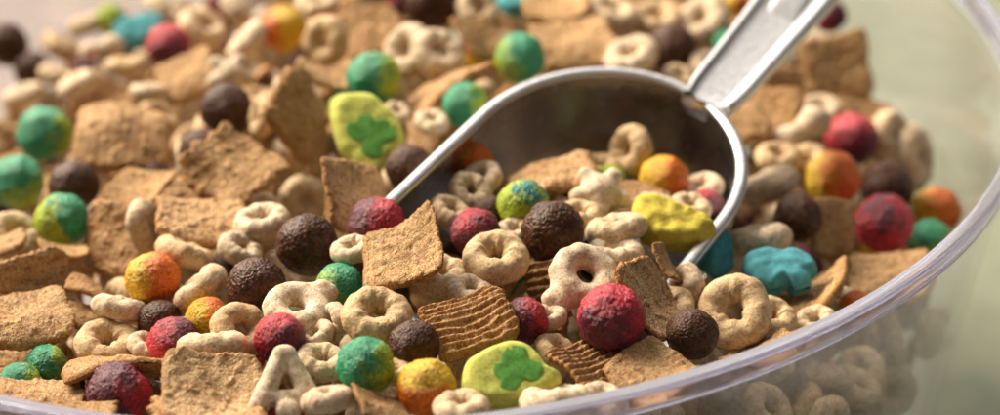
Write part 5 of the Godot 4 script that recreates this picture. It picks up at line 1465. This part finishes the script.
	["square", "square_0_0", -101, -710, -1176, -544, 385, 721, 189, 103, "cinnamon square in the gap just left of the green puff above the hat"],
	["square", "square_0_1", -160, -498, 1457, -222, -240, 153, 932, 92, "sunken cinnamon square a little below the front sugared square"],
	["ring", "ring_1_1", 668, -384, 1307, -321, 667, 457, 493, 90, "sunken oat ring a little right of the front hat marshmallow"],
	["square", "square_1_0", 546, -407, 1382, -391, 848, -237, 268, 103, "cinnamon square in the gap just below the half-hidden ribbed square"],
	["square", "square_0_0", 1323, -860, 796, 354, 742, 569, -8, 102, "cinnamon square in the gap just below the front right chocolate puff"],
	["ring", "ring_1_0", 687, -711, 712, -343, 850, 8, 400, 96, "oat ring in the gap just below the big crimson puff"],
	["square", "square_4_0", -118, -850, -127, 190, 271, 921, -205, 91, "cinnamon square in the gap just above the emerald puff"],
	["square", "square_3_1", 1312, -857, 163, 598, 404, 691, 33, 99, "sunken cinnamon square a little below the turquoise marshmallow"],
	["ring", "ring_2_0", 1225, -999, 850, 343, -91, 921, 163, 92, "oat ring deep between the front right chocolate puff and the brown right square"],
	["square", "square_0_1", -231, -702, -386, 957, -291, -7, 15, 94, "cinnamon square in the gap just left of the upright square below the hat"],
	["square", "square_3_0", 491, -652, 860, 346, -484, 382, 707, 102, "sunken cinnamon square a little below the half-hidden ribbed square"],
	["ring", "ring_2_1", -740, -655, 1375, 334, 909, -225, 110, 100, "oat ring deep between the front purple puff and the green puff under the stack"],
	["square", "square_4_1", -54, -587, 610, 626, -586, 355, 372, 107, "cinnamon square in the gap just right of the red puff behind the letter"],
	["ring", "ring_3_0", -75, -826, 238, 761, 72, 231, 601, 91, "sunken oat ring a little above the teal-green front puff"],
	["ring", "ring_2_0", 1468, -919, 336, 665, 220, 626, -344, 95, "oat ring deep between the rightmost green puff and the turquoise marshmallow"],
	["square", "square_4_0", 714, -818, 57, 877, 226, -360, 222, 96, "cinnamon square in the gap just above the big crimson puff"],
	["square", "square_3_1", 1536, -926, 169, -271, 115, 472, 831, 98, "cinnamon square in the gap just below the rightmost green puff"],
	["square", "square_0_0", 995, -651, 571, -456, 264, -214, 822, 102, "sunken cinnamon square a little right of the rim-side square"],
	["ring", "ring_1_1", 358, -887, -1470, 583, 785, -53, 200, 102, "sunken oat ring a little above the green puff by the scoop rim"],
	["square", "square_1_1", 983, -795, 1016, 789, -119, 451, 400, 93, "sunken cinnamon square a little below the rim-side square"],
	["square", "square_4_1", -622, -712, -629, -296, 862, -239, -335, 109, "sunken cinnamon square a little left of the broken square"],
	["square", "square_1_0", 830, -604, -487, -514, 274, 812, 26, 95, "sunken cinnamon square a little right of the ring at the scoop back"],
	["square", "square_1_1", 1194, -810, 290, -305, 395, 806, -317, 98, "sunken cinnamon square a little right of the large facing ring"],
	["square", "square_1_0", -391, -898, -1254, -510, 793, -124, 311, 107, "sunken cinnamon square a little left of the pointed square"],
	["square", "square_1_1", -777, -853, 347, 798, -72, 481, 356, 94, "cinnamon square in the gap just right of the green puff under the stack"],
	["square", "square_2_0", 710, -881, -227, -111, -60, 322, 938, 107, "cinnamon square in the gap just above the tailed oat ring"],
	["square", "square_1_0", 986, -588, -359, -241, 77, 494, 832, 102, "cinnamon square in the gap just right of the scooped yellow puff"],
	["square", "square_1_1", -217, -658, 629, -245, -541, -192, 781, 93, "cinnamon square in the gap just left of the letter A oat piece"],
	["square", "square_4_0", -112, -580, 954, 539, 766, -339, 89, 99, "cinnamon square in the gap just left of the ring beside the letter"],
	["square", "square_3_0", -161, -696, 882, 199, -112, 748, 623, 106, "cinnamon square in the gap just right of the front sugared square"],
]
